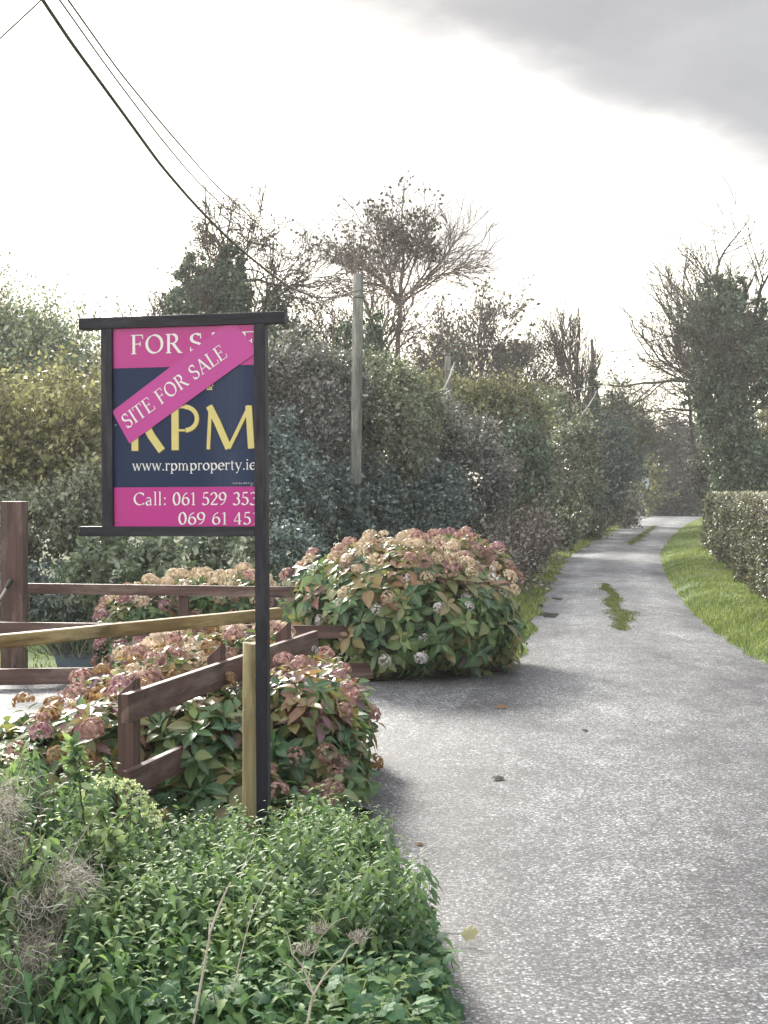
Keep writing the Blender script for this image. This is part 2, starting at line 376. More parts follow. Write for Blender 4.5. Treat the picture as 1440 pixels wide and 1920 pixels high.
HYD = mat_leaf('hydrangea_leaf', [(.03, .09, .05), (.06, .15, .07), (.13, .23, .09), (.24, .30, .12), (.30, .24, .13)], .36, .33, .22, 1.6, True)
HYR = mat_leaf('hydrangea_autumn_leaf', [(.10, .15, .08), (.24, .24, .10), (.36, .27, .13), (.36, .19, .13), (.28, .11, .13), (.24, .13, .19)], .38, .38, .22, 1.6, True)
NET = mat_leaf('nettle_leaf', [(.04, .10, .065), (.085, .19, .095), (.19, .32, .13), (.46, .54, .24)], .6, .4, .22, 3, True, .35)
DEAD = mat_leaf('dry_straw', [(.26, .23, .19), (.46, .42, .36), (.64, .60, .54), (.82, .80, .76)], .6, .35, .3, 5, tcol=(1.1, 1.05, 1.0))
GRASS = mat_leaf('grass_blade', [(.06, .085, .03), (.13, .18, .05), (.23, .29, .08), (.42, .44, .18)], .5, .4, .55, 1.6)
MOSS = mat_leaf('moss_tuft', [(.05, .07, .02), (.10, .13, .03), (.16, .18, .04), (.24, .25, .07)], .6, .3, .4, 2)
WEED = mat_leaf('weed_leaf', [(.07, .13, .07), (.14, .22, .11), (.25, .35, .17), (.46, .54, .33)], .5, .38, .3, 4)
CREAM = mat_leaf('cream_petal', [(.36, .26, .19), (.54, .42, .30), (.68, .57, .43), (.80, .73, .60)], .5, .4, .2, 6, tcol=(1.1, 1.05, 1.0))
PINKB = mat_leaf('dusky_pink_petal', [(.24, .12, .12), (.36, .20, .19), (.50, .33, .29), (.62, .48, .40)], .5, .4, .2, 6, tcol=(1.1, 1.05, 1.0))
WHITEP = mat_leaf('white_petal', [(.42, .38, .40), (.58, .54, .56), (.70, .68, .68), (.80, .79, .79)], .5, .35, .1, 6, tcol=(1.1, 1.05, 1.0))
BROWNP = mat_leaf('brown_petal', [(.16, .08, .04), (.28, .15, .07), (.42, .26, .12), (.55, .38, .20)], .55, .35, .2, 6, tcol=(1.1, 1.05, 1.0))
MAUVE = mat_leaf('mauve_petal', [(.20, .08, .12), (.33, .16, .20), (.48, .30, .32), (.60, .45, .46)], .5, .35, .2, 6, tcol=(1.1, 1.05, 1.0))
BLK = mat_wood('black_stained_wood', (.007, .007, .015), (.018, .018, .036), 'z', .5, 14, True, (.07, .065, .085))
BLKX = mat_wood('black_stained_wood_bar', (.007, .007, .015), (.018, .018, .036), 'x', .5, 14, True, (.07, .065, .085))
BRN = mat_wood('brown_stained_board', (.060, .030, .030), (.16, .095, .085), 'x', .5, 12, True, (.28, .22, .19))
BRNZ = mat_wood('brown_stained_post', (.055, .028, .028), (.14, .082, .075), 'z', .55, 12, True, (.24, .18, .16))
TAN = mat_wood('tan_round_wood', (.13, .095, .05), (.44, .37, .22), 'z', .6, 16, True, (.62, .52, .30))
TANX = mat_wood('tan_rail_wood', (.11, .065, .028), (.34, .24, .11), 'x', .6, 16, True, (.55, .44, .25))
POLE = mat_wood('weathered_pole_wood', (.085, .09, .085), (.27, .28, .26), 'z', .8, 9, True, (.50, .50, .46))
CABLE = mat_plain('cable_rubber', (.10, .085, .08), .5, vary=.3)
CABLEW = mat_plain('pale_cable', (.45, .44, .42), .5)
PLANTER = mat_plain('blue_grey_plastic', (.10, .15, .20), .4)

# ------------------------------------------------------------------ ground
m, nt, b, o_ = newmat('soil_and_grass')
n = noise(nt, 1.5, 8, .65); n_b = noise(nt, 40, 5, .7)
col = mixc(nt, n_b, ramp(nt, n, [(.35, (.06, .055, .035)), (.6, (.07, .10, .035))]), ramp(nt, n, [(.35, (.12, .10, .07)), (.6, (.13, .19, .06))]))
LK(nt, col, b.inputs['Base Color']); b.inputs['Roughness'].default_value = .9; bump(nt, b, n_b, .8, .03); SOIL = m
g = np.linspace(0, 2 * np.pi, 64, endpoint=False); V = [(0, 100, -.02)] + [(380 * math.cos(a), 100 + 380 * math.sin(a), -.02) for a in g]
struct('ground', mesh_np('ground', np.array(V), [np.array([(0, i + 1, (i + 1) % 64 + 1) for i in range(64)])]), SOIL)

m, nt, b, o_ = newmat('chipseal')
tcn = N(nt, 'ShaderNodeTexCoord')
vo = N(nt, 'ShaderNodeTexVoronoi'); vo.inputs['Scale'].default_value = 85; LK(nt, tcn.outputs['Object'], vo.inputs['Vector'])
vo2 = N(nt, 'ShaderNodeTexVoronoi'); vo2.inputs['Scale'].default_value = 170; LK(nt, tcn.outputs['Object'], vo2.inputs['Vector'])
sepc = N(nt, 'ShaderNodeSeparateColor'); LK(nt, vo.outputs['Color'], sepc.inputs[0])
stone = ramp(nt, sepc.outputs[0], [(0, (.006, .006, .009)), (.30, (.035, .035, .038)), (.55, (.17, .17, .17)), (.85, (.36, .36, .355)), (1, (.66, .65, .63))])
gap = N(nt, 'ShaderNodeMapRange'); LK(nt, vo.outputs['Distance'], gap.inputs[0]); gap.inputs[1].default_value = .35; gap.inputs[2].default_value = .75
col = mixc(nt, gap.outputs[0], stone, (.012, .012, .016))
sep2 = N(nt, 'ShaderNodeSeparateColor'); LK(nt, vo2.outputs['Color'], sep2.inputs[0])
col = mixc(nt, .22, col, ramp(nt, sep2.outputs[0], [(0, (.04, .04, .045)), (1, (.5, .5, .48))]))
pt = noise(nt, .8, 6, .7, (1, .4, 1)); pt2 = noise(nt, 5.5, 7, .75, (1, .6, 1))
col = mixc(nt, 1.0, col, ramp(nt, M(nt, 'MULTIPLY_ADD', pt2, .4, M(nt, 'MULTIPLY', pt, .6)), [(.38, (.30, .30, .33)), (.5, (.78, .78, .80)), (.62, (1.35, 1.35, 1.34))]), 'MULTIPLY')
crk = noise(nt, 1.0, 7, .7, (.22, 2.2, 1)); ck = N(nt, 'ShaderNodeMapRange'); LK(nt, M(nt, 'ABSOLUTE', M(nt, 'SUBTRACT', crk, .5)), ck.inputs[0]); ck.inputs[1].default_value = 0; ck.inputs[2].default_value = .006; ck.inputs[3].default_value = .55; ck.inputs[4].default_value = 0
col = mixc(nt, M(nt, 'MULTIPLY', ck.outputs[0], M(nt, 'GREATER_THAN', pt, .52)), col, (.03, .03, .035))
dmp = noise(nt, 1.7, 5, .75, (1, .5, 1)); dk = N(nt, 'ShaderNodeMapRange'); LK(nt, dmp, dk.inputs[0]); dk.inputs[1].default_value = .56; dk.inputs[2].default_value = .68; dk.inputs[4].default_value = .55
col = mixc(nt, dk.outputs[0], col, mixc(nt, 1.0, col, (.42, .42, .46), 'MULTIPLY'))
col = mixc(nt, 1.0, col, (.97, .99, 1.01), 'MULTIPLY')
# worn pale wheel tracks vs darker middle by x position, plus painted far glare
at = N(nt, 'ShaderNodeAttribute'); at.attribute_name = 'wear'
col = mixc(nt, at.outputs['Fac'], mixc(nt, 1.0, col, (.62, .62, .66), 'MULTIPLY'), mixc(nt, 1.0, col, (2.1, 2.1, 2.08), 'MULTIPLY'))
LK(nt, col, b.inputs['Base Color'])
rg_ = N(nt, 'ShaderNodeMapRange'); LK(nt, pt2, rg_.inputs[0]); rg_.inputs[3].default_value = .46; rg_.inputs[4].default_value = .72
LK(nt, rg_.outputs[0], b.inputs['Roughness']); b.inputs['Specular IOR Level'].default_value = .45
hgt = M(nt, 'ADD', noise(nt, 150, 3, .7), M(nt, 'MULTIPLY', sepc.outputs[1], .35)); bump(nt, b, hgt, .5, .004)
ROAD = m
# road edges from the photograph's ground points, as (X, D)
def edge(pts): a = np.array([G(*p)[:2] for p in pts]); return a[np.argsort(a[:, 1])]
LE = edge([(660, 1330), (960, 1250), (985, 1215), (1003, 1165), (1024, 1110), (1062, 1048), (1112, 1014), (1165, 990), (1196, 970.5)])
LE = np.concatenate([[(.12, 2.5), (.13, 5.2), (-.15, 6.4)], [( -.02, 8.2)], LE[LE[:, 1] > 11]])
RE = edge([(1442, 1252), (1352, 1190), (1292, 1140), (1252, 1082), (1240, 1042), (1248, 1020), (1270, 998), (1290, 982), (1318, 971)])
RE = np.concatenate([[(4.3, 2.5), (4.2, 6), (3.95, 9)], RE])
ys = np.concatenate([np.arange(2.5, 40, .35), np.arange(40, 83, 1.0)])
lx = np.interp(ys, LE[:, 1], LE[:, 0]); rx = np.interp(ys, RE[:, 1], RE[:, 0])
lx = np.convolve(np.pad(lx, 3, 'edge'), np.ones(7) / 7, 'valid'); rx = np.convolve(np.pad(rx, 3, 'edge'), np.ones(7) / 7, 'valid')
def road_l(y): return np.interp(y, ys, lx)
def road_r(y): return np.interp(y, ys, rx)
nu = 17; uu = np.linspace(0, 1, nu)
jl = .04 * np.sin(ys * 2.1) + .02 * np.sin(ys * 4.3 + 1); jr = .03 * np.sin(ys * 2.3) + .02 * np.sin(ys * 4.7)
Vr = np.zeros((len(ys), nu, 3)); Vr[..., 0] = (lx + jl)[:, None] * (1 - uu) + (rx + jr)[:, None] * uu; Vr[..., 1] = ys[:, None]
Vr[..., 2] = .012 + .03 * (1 - (2 * uu - 1) ** 2)
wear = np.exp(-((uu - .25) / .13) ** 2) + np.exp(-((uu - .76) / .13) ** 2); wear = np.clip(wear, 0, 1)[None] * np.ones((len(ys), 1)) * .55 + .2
far_glare = np.clip((ys - 9) / 14, 0, 1)[:, None]; wear = wear * (.45 + .55 * far_glare) + .25 * far_glare + .12 * (1 - far_glare)  # road pales with distance: glare painted into the colour on top of track wear
i, j = np.meshgrid(np.arange(len(ys) - 1), np.arange(nu - 1), indexing='ij'); a = i * nu + j
quads = np.stack([a, a + 1, a + nu + 1, a + nu], -1).reshape(-1, 4)
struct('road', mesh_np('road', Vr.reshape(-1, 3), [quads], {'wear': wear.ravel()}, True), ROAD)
# far cross piece of the bend
def sheet(name, pts, z, mat, wear=None, kind='structure'):
    V = np.array([(x, y, z) for x, y in pts]); me = mesh_np(name, V, [np.arange(len(V))[None]], {'wear': np.full(len(V), wear if wear is not None else .3)})
    return tag(link(name, me, mat), kind=kind)
xa, xb = road_l(82.5), road_r(82.5)
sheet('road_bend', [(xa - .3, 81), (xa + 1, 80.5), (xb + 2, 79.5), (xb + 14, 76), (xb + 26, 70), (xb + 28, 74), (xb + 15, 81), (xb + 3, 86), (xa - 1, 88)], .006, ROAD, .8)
drv = [(-9, 8.4), (-3, 8.5), (-.9, 8.3), (-.3, 7.2), (.2, 6.6), (.8, 7), (1.1, 10), (1.05, 12.2), (.7, 12.1), (.2, 11.7), (-.6, 11.35), (-3, 11.5), (-9, 12.2)]
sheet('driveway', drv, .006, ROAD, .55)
m, nt, b, o_ = newmat('lawn_ground'); n = noise(nt, 3, 5)
LK(nt, ramp(nt, n, [(.3, (.07, .12, .025)), (.7, (.12, .18, .04))]), b.inputs['Base Color']); b.inputs['Roughness'].default_value = .8; LAWN = m
sheet('lawn', [(-9, 12.3), (-2.2, 12.0), (-1, 12.4), (-1, 17), (-9, 17)], .010, LAWN)

# clumps of grass helper
def blades(name, xy, z, h, mat, width=.006, lean=.35, parent=None, segs=3, label=None, cat=None, kind='stuff', leandir=None):
    n = len(xy); az = rng.random(n) * 6.283; hh = h * (.5 + rng.random(n)); d = np.stack([np.cos(az), np.sin(az), np.zeros(n)], 1)
    if leandir is not None: d = unit(d + np.array(leandir))
    side = np.stack([-d[:, 1], d[:, 0], np.zeros(n)], 1); ln = lean * (.3 + 1.2 * rng.random(n)); W = np.broadcast_to(np.asarray(width), (n,))
    base = np.column_stack([xy, np.broadcast_to(z, (n,))]); V = []
    for k in range(segs):
        t = k / segs; c = base + d * (hh * ln * t * t)[:, None] + np.array([0, 0, 1.]) * (hh * (t - .25 * ln * t * t))[:, None]; wv = (W * (1 - t * .7))[:, None]
        V += [c - side * wv * .5, c + side * wv * .5]
    c = base + d * (hh * ln)[:, None] + np.array([0, 0, 1.]) * (hh * (1 - .25 * ln))[:, None]; V.append(c)
    k = 2 * segs + 1; V = np.stack(V, 1).reshape(-1, 3); o = (np.arange(n) * k)[:, None]
    q = [np.array([[2 * s_, 2 * s_ + 1, 2 * s_ + 3, 2 * s_ + 2]]) + o for s_ in range(segs - 1)]; t3 = np.array([[2 * segs - 2, 2 * segs - 1, 2 * segs]]) + o
    fs = ([np.concatenate(q)] if q else []) + [t3]
    me = mesh_np(name, V, fs, {'rnd': np.repeat(rng.random(n), k), 'mid': np.zeros(len(V))})
    ob = link(name, me, mat, parent); return tag(ob, label, cat, kind=kind)

# right verge: raised bank between road and clipped hedge
hb = np.array([G(1325, 1042)[:2], G(1440, 1165)[:2]])       # hedge foot, far and near
hdir = (hb[1] - hb[0]) / np.linalg.norm(hb[1] - hb[0])
def hedge_x(y): return hb[0][0] + (y - hb[0][1]) * hdir[0] / hdir[1]
vy = np.arange(7, 82, .5); nv = 9; Vv = np.zeros((len(vy), nv, 3)); tt = np.linspace(0, 1, nv)
hx = np.maximum(hedge_x(vy), road_r(vy) + .9); hx = np.where(vy > 35, road_r(vy) + 3 + (vy - 35) * .1, hx)
def vz(t): return .0 + .16 * np.clip(t * 3, 0, 1) ** .6 + .05 * t
Vv[..., 0] = (road_r(vy) - .06)[:, None] * (1 - tt) + (hx + .4)[:, None] * tt; Vv[..., 1] = vy[:, None]; Vv[..., 2] = vz(tt)
i, j = np.meshgrid(np.arange(len(vy) - 1), np.arange(nv - 1), indexing='ij'); a = i * nv + j
struct('verge', mesh_np('verge', Vv.reshape(-1, 3), [np.stack([a, a + 1, a + nv + 1, a + nv], -1).reshape(-1, 4)], None, True), LAWN)
n = 120000; yy = 11 * (80 / 11) ** (rng.random(n) ** .9); t = rng.random(n)
k = np.clip(np.interp(yy, vy, hx + .3) - road_r(yy), .5, 9); xx = road_r(yy) - .03 - .05 * np.sin(yy * 3.7) * rng.random(n) + k * t
blades('verge_grass', np.column_stack([xx, yy]), vz(t) - .01, (.030 + .05 * rng.random(n) ** 3) * (1 + .4 * np.sin(xx * 5) * np.sin(yy * 2.1)), GRASS, .003 + yy * .00020, .8, label='bright green grass on the roadside bank below the clipped hedge', cat='grass')
n = 26000; yy = 10.5 + 8 * rng.random(n) ** 1.3; t = rng.random(n) ** 1.2; k = np.clip(np.interp(yy, vy, hx + .3) - road_r(yy), .5, 9); xx = road_r(yy) - .05 + .05 * np.sin(yy * 6) * rng.random(n) + k * t
blades('verge_grass', np.column_stack([xx, yy]), vz(t) - .01, .035 + .05 * rng.random(n) ** 2, GRASS, .007, .8, label='nearest short tufty grass of the right roadside bank', cat='grass')
# left verge along the big hedge
n = 26000; yy = 12.5 * (75 / 12.5) ** rng.random(n); t = rng.random(n) ** 1.4; xx = road_l(yy) + .08 * np.sin(yy * 2.9) - t * (.25 + .022 * yy)
blades('verge_grass', np.column_stack([xx, yy]), 0., .05 + .10 * rng.random(n) * t, GRASS, .004 + yy * .00022, .6, label='narrow fringe of green grass at the foot of the tall hedge', cat='grass')
# lawn behind garden fence
n = 9000; blades('lawn_grass', np.column_stack([-9 + 8 * rng.random(n), 12.2 + 4.5 * rng.random(n)]), .01, .04, GRASS, .012, .5, label='short bright lawn behind the garden fence', cat='grass')
# grass strips in the middle of the road
def strip(label, pts, wd, n, prob):
    c = np.array([G(*p)[:2] for p in pts]); c = c[np.argsort(c[:, 1])]
    seg = rng.random(n); y = c[0, 1] + (c[-1, 1] - c[0, 1]) * seg; x = np.interp(y, c[:, 1], c[:, 0])
    keep = (np.sin(y * 1.7) + np.sin(y * 3.3 + 1) + 1.6 * rng.random(n)) > prob - .5
    seg2 = (y - c[0, 1]) / (c[-1, 1] - c[0, 1]); wv = wd * (1.15 - .75 * seg2) * (.6 + .3 * np.sin(y * 2.9 + 1) + .2 * np.sin(y * 6.1)) * np.clip(seg2 * 9 + .25, 0, 1); x = x + .04 * np.sin(y * 1.9) + rng.normal(size=n) * np.maximum(wv, .01) * .45; y = y + rng.normal(size=n) * .12
    blades('moss_strip', np.column_stack([x, y])[keep], .035, .022, MOSS, .006 + y[keep] * .0004, .9, segs=2, label=label, cat='grass strip')
strip('mossy green strip down the middle of the road, nearer one', [(1172, 1187), (1152, 1135), (1138, 1100)], .22, 16000, -.7)
strip('thin mossy strip in the middle of the road near the bend', [(1180, 1024), (1205, 1005), (1228, 988)], .24, 14000, -1.2)

# puddles and pothole
m, nt, b, o_ = newmat('puddle_water'); LK(nt, ramp(nt, noise(nt, 8, 3), [(.3, (.02, .02, .025)), (.7, (.05, .05, .055))]), b.inputs['Base Color']); b.inputs['Roughness'].default_value = .12
WATER = m
for (px, py, rw, rh, lab) in ((1038, 1157, .16, .24, 'dark wet pothole at the left edge of the road'), (1050, 1126, .10, .16, 'small shallow puddle beyond the dark pothole')):
    c = G(px, py); pts = []
    for k in range(28):
        a = k / 28 * 6.283; q = 1 + .18 * math.sin(3 * a + px) + .1 * math.sin(7 * a)
        pts.append((c[0] + rw * 1.1 * q * math.cos(a), c[1] + rh * 1.5 * q * math.sin(a)))
    V = np.array([(x, y, .0) for x, y in pts]); me = mesh_np('puddle', V, [np.arange(len(V))[None]])
    o = tag(link('puddle', me, WATER), lab, 'puddle'); u_ = (c[0] - road_l(c[1])) / (road_r(c[1]) - road_l(c[1])); o.location.z = .012 + .03 * (1 - (2 * u_ - 1) ** 2) + .003

# ------------------------------------------------------------------ lettering (flat print, drawn with a broad nib)
def arc(cx, cy, rx_, ry_, a0, a1, n=22):
    return [(cx + rx_ * math.cos(R(a0 + (a1 - a0) * i / n)), cy + ry_ * math.sin(R(a0 + (a1 - a0) * i / n))) for i in range(n + 1)]
SW = .047
def ser(x, y, a=.13, b=.13): return ([(x - a, y), (x + b, y)], SW)
def stem(x, y0=0., y1=1., w=.14): return ([(x, y0), (x, y1)], w)
GL = {
 'F': (.70, [stem(.17), ser(.17, .02), ([(.03, .98), (.63, .98)], SW), ([(.61, 1), (.63, .78)], SW), ([(.17, .52), (.5, .52)], SW), ([(.5, .63), (.5, .41)], SW)]),
 'E': (.76, [stem(.17), ([(.03, .02), (.66, .02)], SW), ([(.03, .98), (.63, .98)], SW), ([(.61, 1), (.63, .78)], SW), ([(.17, .52), (.5, .52)], SW), ([(.5, .63), (.5, .41)], SW), ([(.67, 0), (.71, .24)], SW)]),
 'L': (.68, [stem(.17), ser(.17, .98), ([(.03, .02), (.62, .02)], SW), ([(.62, 0), (.66, .25)], SW)]),
 'I': (.36, [stem(.18), ser(.18, .02), ser(.18, .98)]),
 'T': (.76, [stem(.37), ser(.37, .02), ([(.03, .98), (.71, .98)], SW), ([(.04, 1), (.02, .76)], SW), ([(.70, 1), (.72, .76)], SW)]),
 'O': (.98, [(arc(.48, .5, .39, .46, 90, 450, 44), None)]),
 'R': (.86, [stem(.17), ser(.17, .02), ([(.03, .97), (.4, .97)], SW), (arc(.38, .74, .21, .23, 90, -90, 18), None), ([(.38, .51), (.17, .51)], SW), ([(.38, .52), (.74, .02)], .14), ser(.79, .02, .10, .09)]),
 'S': (.66, [(arc(.33, .745, .21, .22, 40, 262, 22) + arc(.33, .262, .235, .235, 88, -150, 26), None), ([(.53, .98), (.54, .72)], SW), ([(.09, .02), (.08, .28)], SW)]),
 'A': (.84, [([(.08, .02), (.41, 1.0)], .06), ([(.39, 1.0), (.74, .02)], .145), ([(.18, .34), (.62, .34)], SW), ser(.09, .02, .09, .12), ser(.75, .02, .13, .10)]),
 'C': (.92, [(arc(.52, .5, .42, .46, 48, 312, 34), None), ([(.83, .97), (.83, .72)], SW), ([(.83, .03), (.86, .2)], SW)]),
 'w': (.88, [([(.08, .6), (.27, .01)], .105), ([(.25, .01), (.44, .58)], .045), ([(.42, .6), (.62, .01)], .105), ([(.60, .01), (.79, .6)], .045), ser(.08, .605, .08, .09), ser(.43, .605, .08, .06), ser(.79, .605, .07, .08)]),
 '.': (.26, [([(.12, 0), (.12, .12)], .12)]),
 'r': (.46, [stem(.14, 0, .62, .10), ser(.14, .02, .1, .13), ([(.04, .60), (.14, .61)], SW), (arc(.34, .40, .19, .20, 170, 75, 10), .06), ([(.38, .58), (.41, .50)], .10)]),
 'p': (.68, [stem(.14, -.28, .62, .10), ser(.14, -.27, .1, .13), ([(.04, .60), (.14, .61)], SW), (arc(.35, .31, .22, .28, 165, -165, 30), None)]),
 'm': (1.02, [stem(.14, 0, .62, .10), ser(.14, .02, .1, .1), ([(.04, .60), (.14, .61)], SW), (arc(.31, .40, .16, .19, 175, 0, 14), .06), stem(.48, 0, .42, .10), ser(.48, .02, .1, .1), (arc(.65, .40, .16, .19, 175, 0, 14), .06), stem(.82, 0, .42, .10), ser(.82, .02, .1, .12)]),
 'o': (.64, [(arc(.31, .31, .24, .29, 90, 450, 32), None)]),
 'e': (.58, [(arc(.30, .31, .235, .29, 8, 318, 30), None), ([(.08, .345), (.53, .345)], SW)]),
 't': (.42, [([(.18, .78), (.18, .12)] + arc(.27, .11, .09, .09, 180, 300, 8), .09), ([(.04, .60), (.36, .60)], SW)]),
 'y': (.64, [([(.08, .6), (.32, .03)], .105), ([(.55, .6), (.20, -.25)], .045), ser(.08, .605, .07, .11), ser(.55, .605, .09, .07), ([(.20, -.24), (.10, -.25)], .10)]),
 'i': (.32, [stem(.15, 0, .62, .10), ser(.15, .02, .1, .1), ([(.05, .60), (.15, .61)], SW), ([(.15, .78), (.15, .90)], .12)]),
 'a': (.58, [(arc(.25, .43, .16, .17, 150, 0, 14), .07), stem(.41, 0.03, .43, .10), (arc(.25, .17, .17, .16, 60, 320, 22), None), ([(.41, .03), (.52, .03)], SW)]),
 'l': (.32, [stem(.15, 0, 1.05, .10), ser(.15, .02, .1, .1), ([(.05, 1.02), (.15, 1.04)], SW)]),
 ':': (.34, [([(.16, .02), (.16, .14)], .12), ([(.16, .48), (.16, .60)], .12)]),
 '0': (.64, [(arc(.31, .49, .24, .47, 90, 450, 40), None)]),
 '1': (.46, [stem(.25, 0, .97, .11), ser(.25, .02, .13, .13), ([(.08, .84), (.25, .96)], .05)]),
 '6': (.64, [(arc(.33, .30, .24, .28, 90, 450, 30), None), (arc(.52, .32, .44, .62, 172, 96, 14), .07)]),
 '9': (.64, [(arc(.30, .67, .24, .28, 90, 450, 30), None), (arc(.10, .65, .44, .62, -8, -84, 14), .07)]),
 '5': (.60, [([(.16, .93), (.50, .95)], .10), ([(.17, .95), (.13, .52)], .05), (arc(.26, .30, .25, .28, 120, -145, 28), None)]),
 '2': (.62, [(arc(.28, .69, .22, .26, 165, -25, 20) + [(.07, .06)], None), ([(.05, .05), (.54, .05)], .10), ([(.54, .03), (.57, .17)], SW)]),
 '3': (.60, [(arc(.27, .73, .20, .22, 150, -80, 20), None), (arc(.25, .27, .25, .26, 80, -145, 24), None)]),
 '4': (.64, [([(.42, .97), (.05, .30)], .05), ([(.03, .27), (.58, .27)], .06), stem(.42, 0, .97, .11), ser(.42, .02, .1, .1)]),
 ' ': (.34, []),
}
def pen(dx, dy, T=.145, t_=.045): return t_ + (T - t_) * abs(math.sin(math.atan2(dy, dx) - R(22)))
def stroke_geo(pts, w_, V, Fc, tf, lift, y0):
    n = len(pts); base = len(V)
    for i, (x, y) in enumerate(pts):
        a = pts[max(i - 1, 0)]; b = pts[min(i + 1, n - 1)]; dx, dy = b[0] - a[0], b[1] - a[1]; L = math.hypot(dx, dy) or 1
        ww = (w_ if w_ else pen(dx, dy)) / 2; nx, ny = -dy / L * ww, dx / L * ww
        for s_ in (1, -1):
            X, Z = tf(x + s_ * nx, y + s_ * ny); V.append((X, y0 - lift, Z))
    for i in range(n - 1): Fc.append((base + 2 * i, base + 2 * i + 1, base + 2 * i + 3, base + 2 * i + 2))
def text_obj(name, s, origin, endx, cap, mat, parent, y0, ang=0., gap=.05):
    """text from origin (local x,z), stretched to length endx, cap height in metres"""
    adv = sum(GL[c][0] + gap for c in s); sx = endx / (adv * cap); V, Fc = [], []; cur = 0
    ca, sa = math.cos(ang), math.sin(ang); li = 0
    for c in s:
        for pts, w_ in GL[c][1]:
            def tf(x, y, cur=cur):
                X = (x + cur) * cap * sx; Z = y * cap; return origin[0] + X * ca - Z * sa, origin[1] + X * sa + Z * ca
            stroke_geo(pts, w_, V, Fc, tf, .00012 * (li % 7), y0); li += 1
        cur += GL[c][0] + gap
    me = bpy.data.meshes.new(name); me.from_pydata(V, [], Fc); return link(name, me, mat, parent)

def lathe_post(name, base, top, r, mat, parent=None, sides=20, lean=(0, 0), chips=0.0, bury=.2):
    V, Fc = [], []; K = 14; H = top + bury
    for k in range(K + 1):
        t = k / K; z = -bury + H * t; rr2 = r * (1 + .02 * math.sin(t * 9) - .06 * t)
        for s_ in range(sides):
            a = s_ / sides * 6.2832; q = rr2 * (1 + .02 * math.sin(3 * a + t * 2)); V.append((lean[0] * t * H + q * math.cos(a), lean[1] * t * H + q * math.sin(a), z + (chips * math.sin(2 * a + 1) if k == K else 0)))
    for k in range(K):
        for s_ in range(sides): a = k * sides + s_; b_ = k * sides + (s_ + 1) % sides; Fc.append((a, b_, b_ + sides, a + sides))
    V.append((lean[0] * H, lean[1] * H, top + .002)); t = len(V) - 1; Fc += [(K * sides + s_, K * sides + (s_ + 1) % sides, t) for s_ in range(sides)]
    me = bpy.data.meshes.new(name); me.from_pydata(V, [], Fc); me.polygons.foreach_set('use_smooth', [True] * (K * sides) + [False] * sides)
    o = link(name, me, mat, parent); o.location = base; return o
# ------------------------------------------------------------------ the for-sale sign
SG = thing('for_sale_sign', 'black timber estate agent sign with a navy and magenta board on a tall post', 'sign', (-.4755, 5.5, 0), rz=0)
SG.rotation_euler = (0, R(-.35), R(-12))
S_ = .6 / 907; ZB = 1.437
def sx_(cx): return (cx - 1182) * S_ - .0235
def fz(cx, cy): return ZB + .023 + .8 * (1437 - cy) / (1245 + 27 * (cx - 278) / 907)
MAG = mat_plain('magenta_print', (.47, .010, .26), .3, vary=.04, vs=4)
MAG2 = mat_plain('magenta_sticker', (.50, .025, .32), .28, vary=.04, vs=4)
m, nt, b, o_ = newmat('navy_fluted_plastic')
t = N(nt, 'ShaderNodeTexCoord'); sp = N(nt, 'ShaderNodeSeparateXYZ'); LK(nt, t.outputs['Object'], sp.inputs[0])
fl = M(nt, 'SINE', M(nt, 'MULTIPLY', sp.outputs[0], 820))
zone = M(nt, 'MULTIPLY', M(nt, 'SUBTRACT', 1, M(nt, 'ABSOLUTE', M(nt, 'MULTIPLY', M(nt, 'ADD', sp.outputs[0], .13), 9)), clamp=True), noise(nt, 6, 3, .5, (3, 1, .5)))
LK(nt, mixc(nt, M(nt, 'MULTIPLY', zone, M(nt, 'MULTIPLY_ADD', fl, .5, .5)), (.013, .028, .085), (.10, .13, .21)), b.inputs['Base Color'])
b.inputs['Roughness'].default_value = .5; b.inputs['Specular IOR Level'].default_value = .25; bump(nt, b, fl, .12, .002); NAVY = m
YEL = mat_plain('pale_gold_print', (.68, .58, .22), .35, vary=.03); YSH = mat_plain('dark_gold_shadow', (.07, .05, .02), .4)
WHT = mat_plain('white_print', (.80, .80, .84), .35, vary=.02)
SG_p = box_obj('post', (-.0235, -.0235, -.25), (.0235, .0235, fz(1215, 160) - .0), BLK, SG, .003)
box_obj('post', (sx_(278) - .048, -.0235, ZB - .018), (sx_(278), .0235, fz(240, 192)), BLK, SG, .003)
ztop = fz(1182, 165)
box_obj('crossbar', (sx_(62), -.026, ztop), (sx_(1375), .030, ztop + .046), BLKX, SG, .003)
box_obj('crossbar', (sx_(60), -.024, ZB - .018), (-.0245, .022, ZB + .022), BLKX, SG, .003)
PY = -.010
pl = box_obj('board', (sx_(270), PY, ZB + .021), (-.002, PY + .004, ztop + .001), NAVY, SG, 0)
def band(name, pts, y, mat, parent, th=.0008):
    n = len(pts); V = [(x, y, z) for x, z in pts] + [(x, y + th, z) for x, z in pts]
    Fc = [tuple(range(n)), tuple(range(2 * n - 1, n - 1, -1))] + [(i, i + n, (i + 1) % n + n, (i + 1) % n) for i in range(n)]
    me = bpy.data.meshes.new(name); me.from_pydata(V, [], Fc); return link(name, me, mat, parent)
xl, xr = sx_(272), -.004
zt = fz(700, 432)
band('header_band', [(xl, zt), (xr, zt), (xr, ztop), (xl, ztop)], PY - .0009, MAG, SG)
zb = fz(700, 1191)
band('phone_band', [(xl, ZB + .022), (xr, ZB + .022), (xr, zb), (xl, zb)], PY - .0009, MAG, SG)
yt = PY - .0018
x0 = sx_(393); text_obj('lettering', 'FOR', (x0, fz(397, 353)), sx_(732) - x0, .0775, WHT, SG, yt)
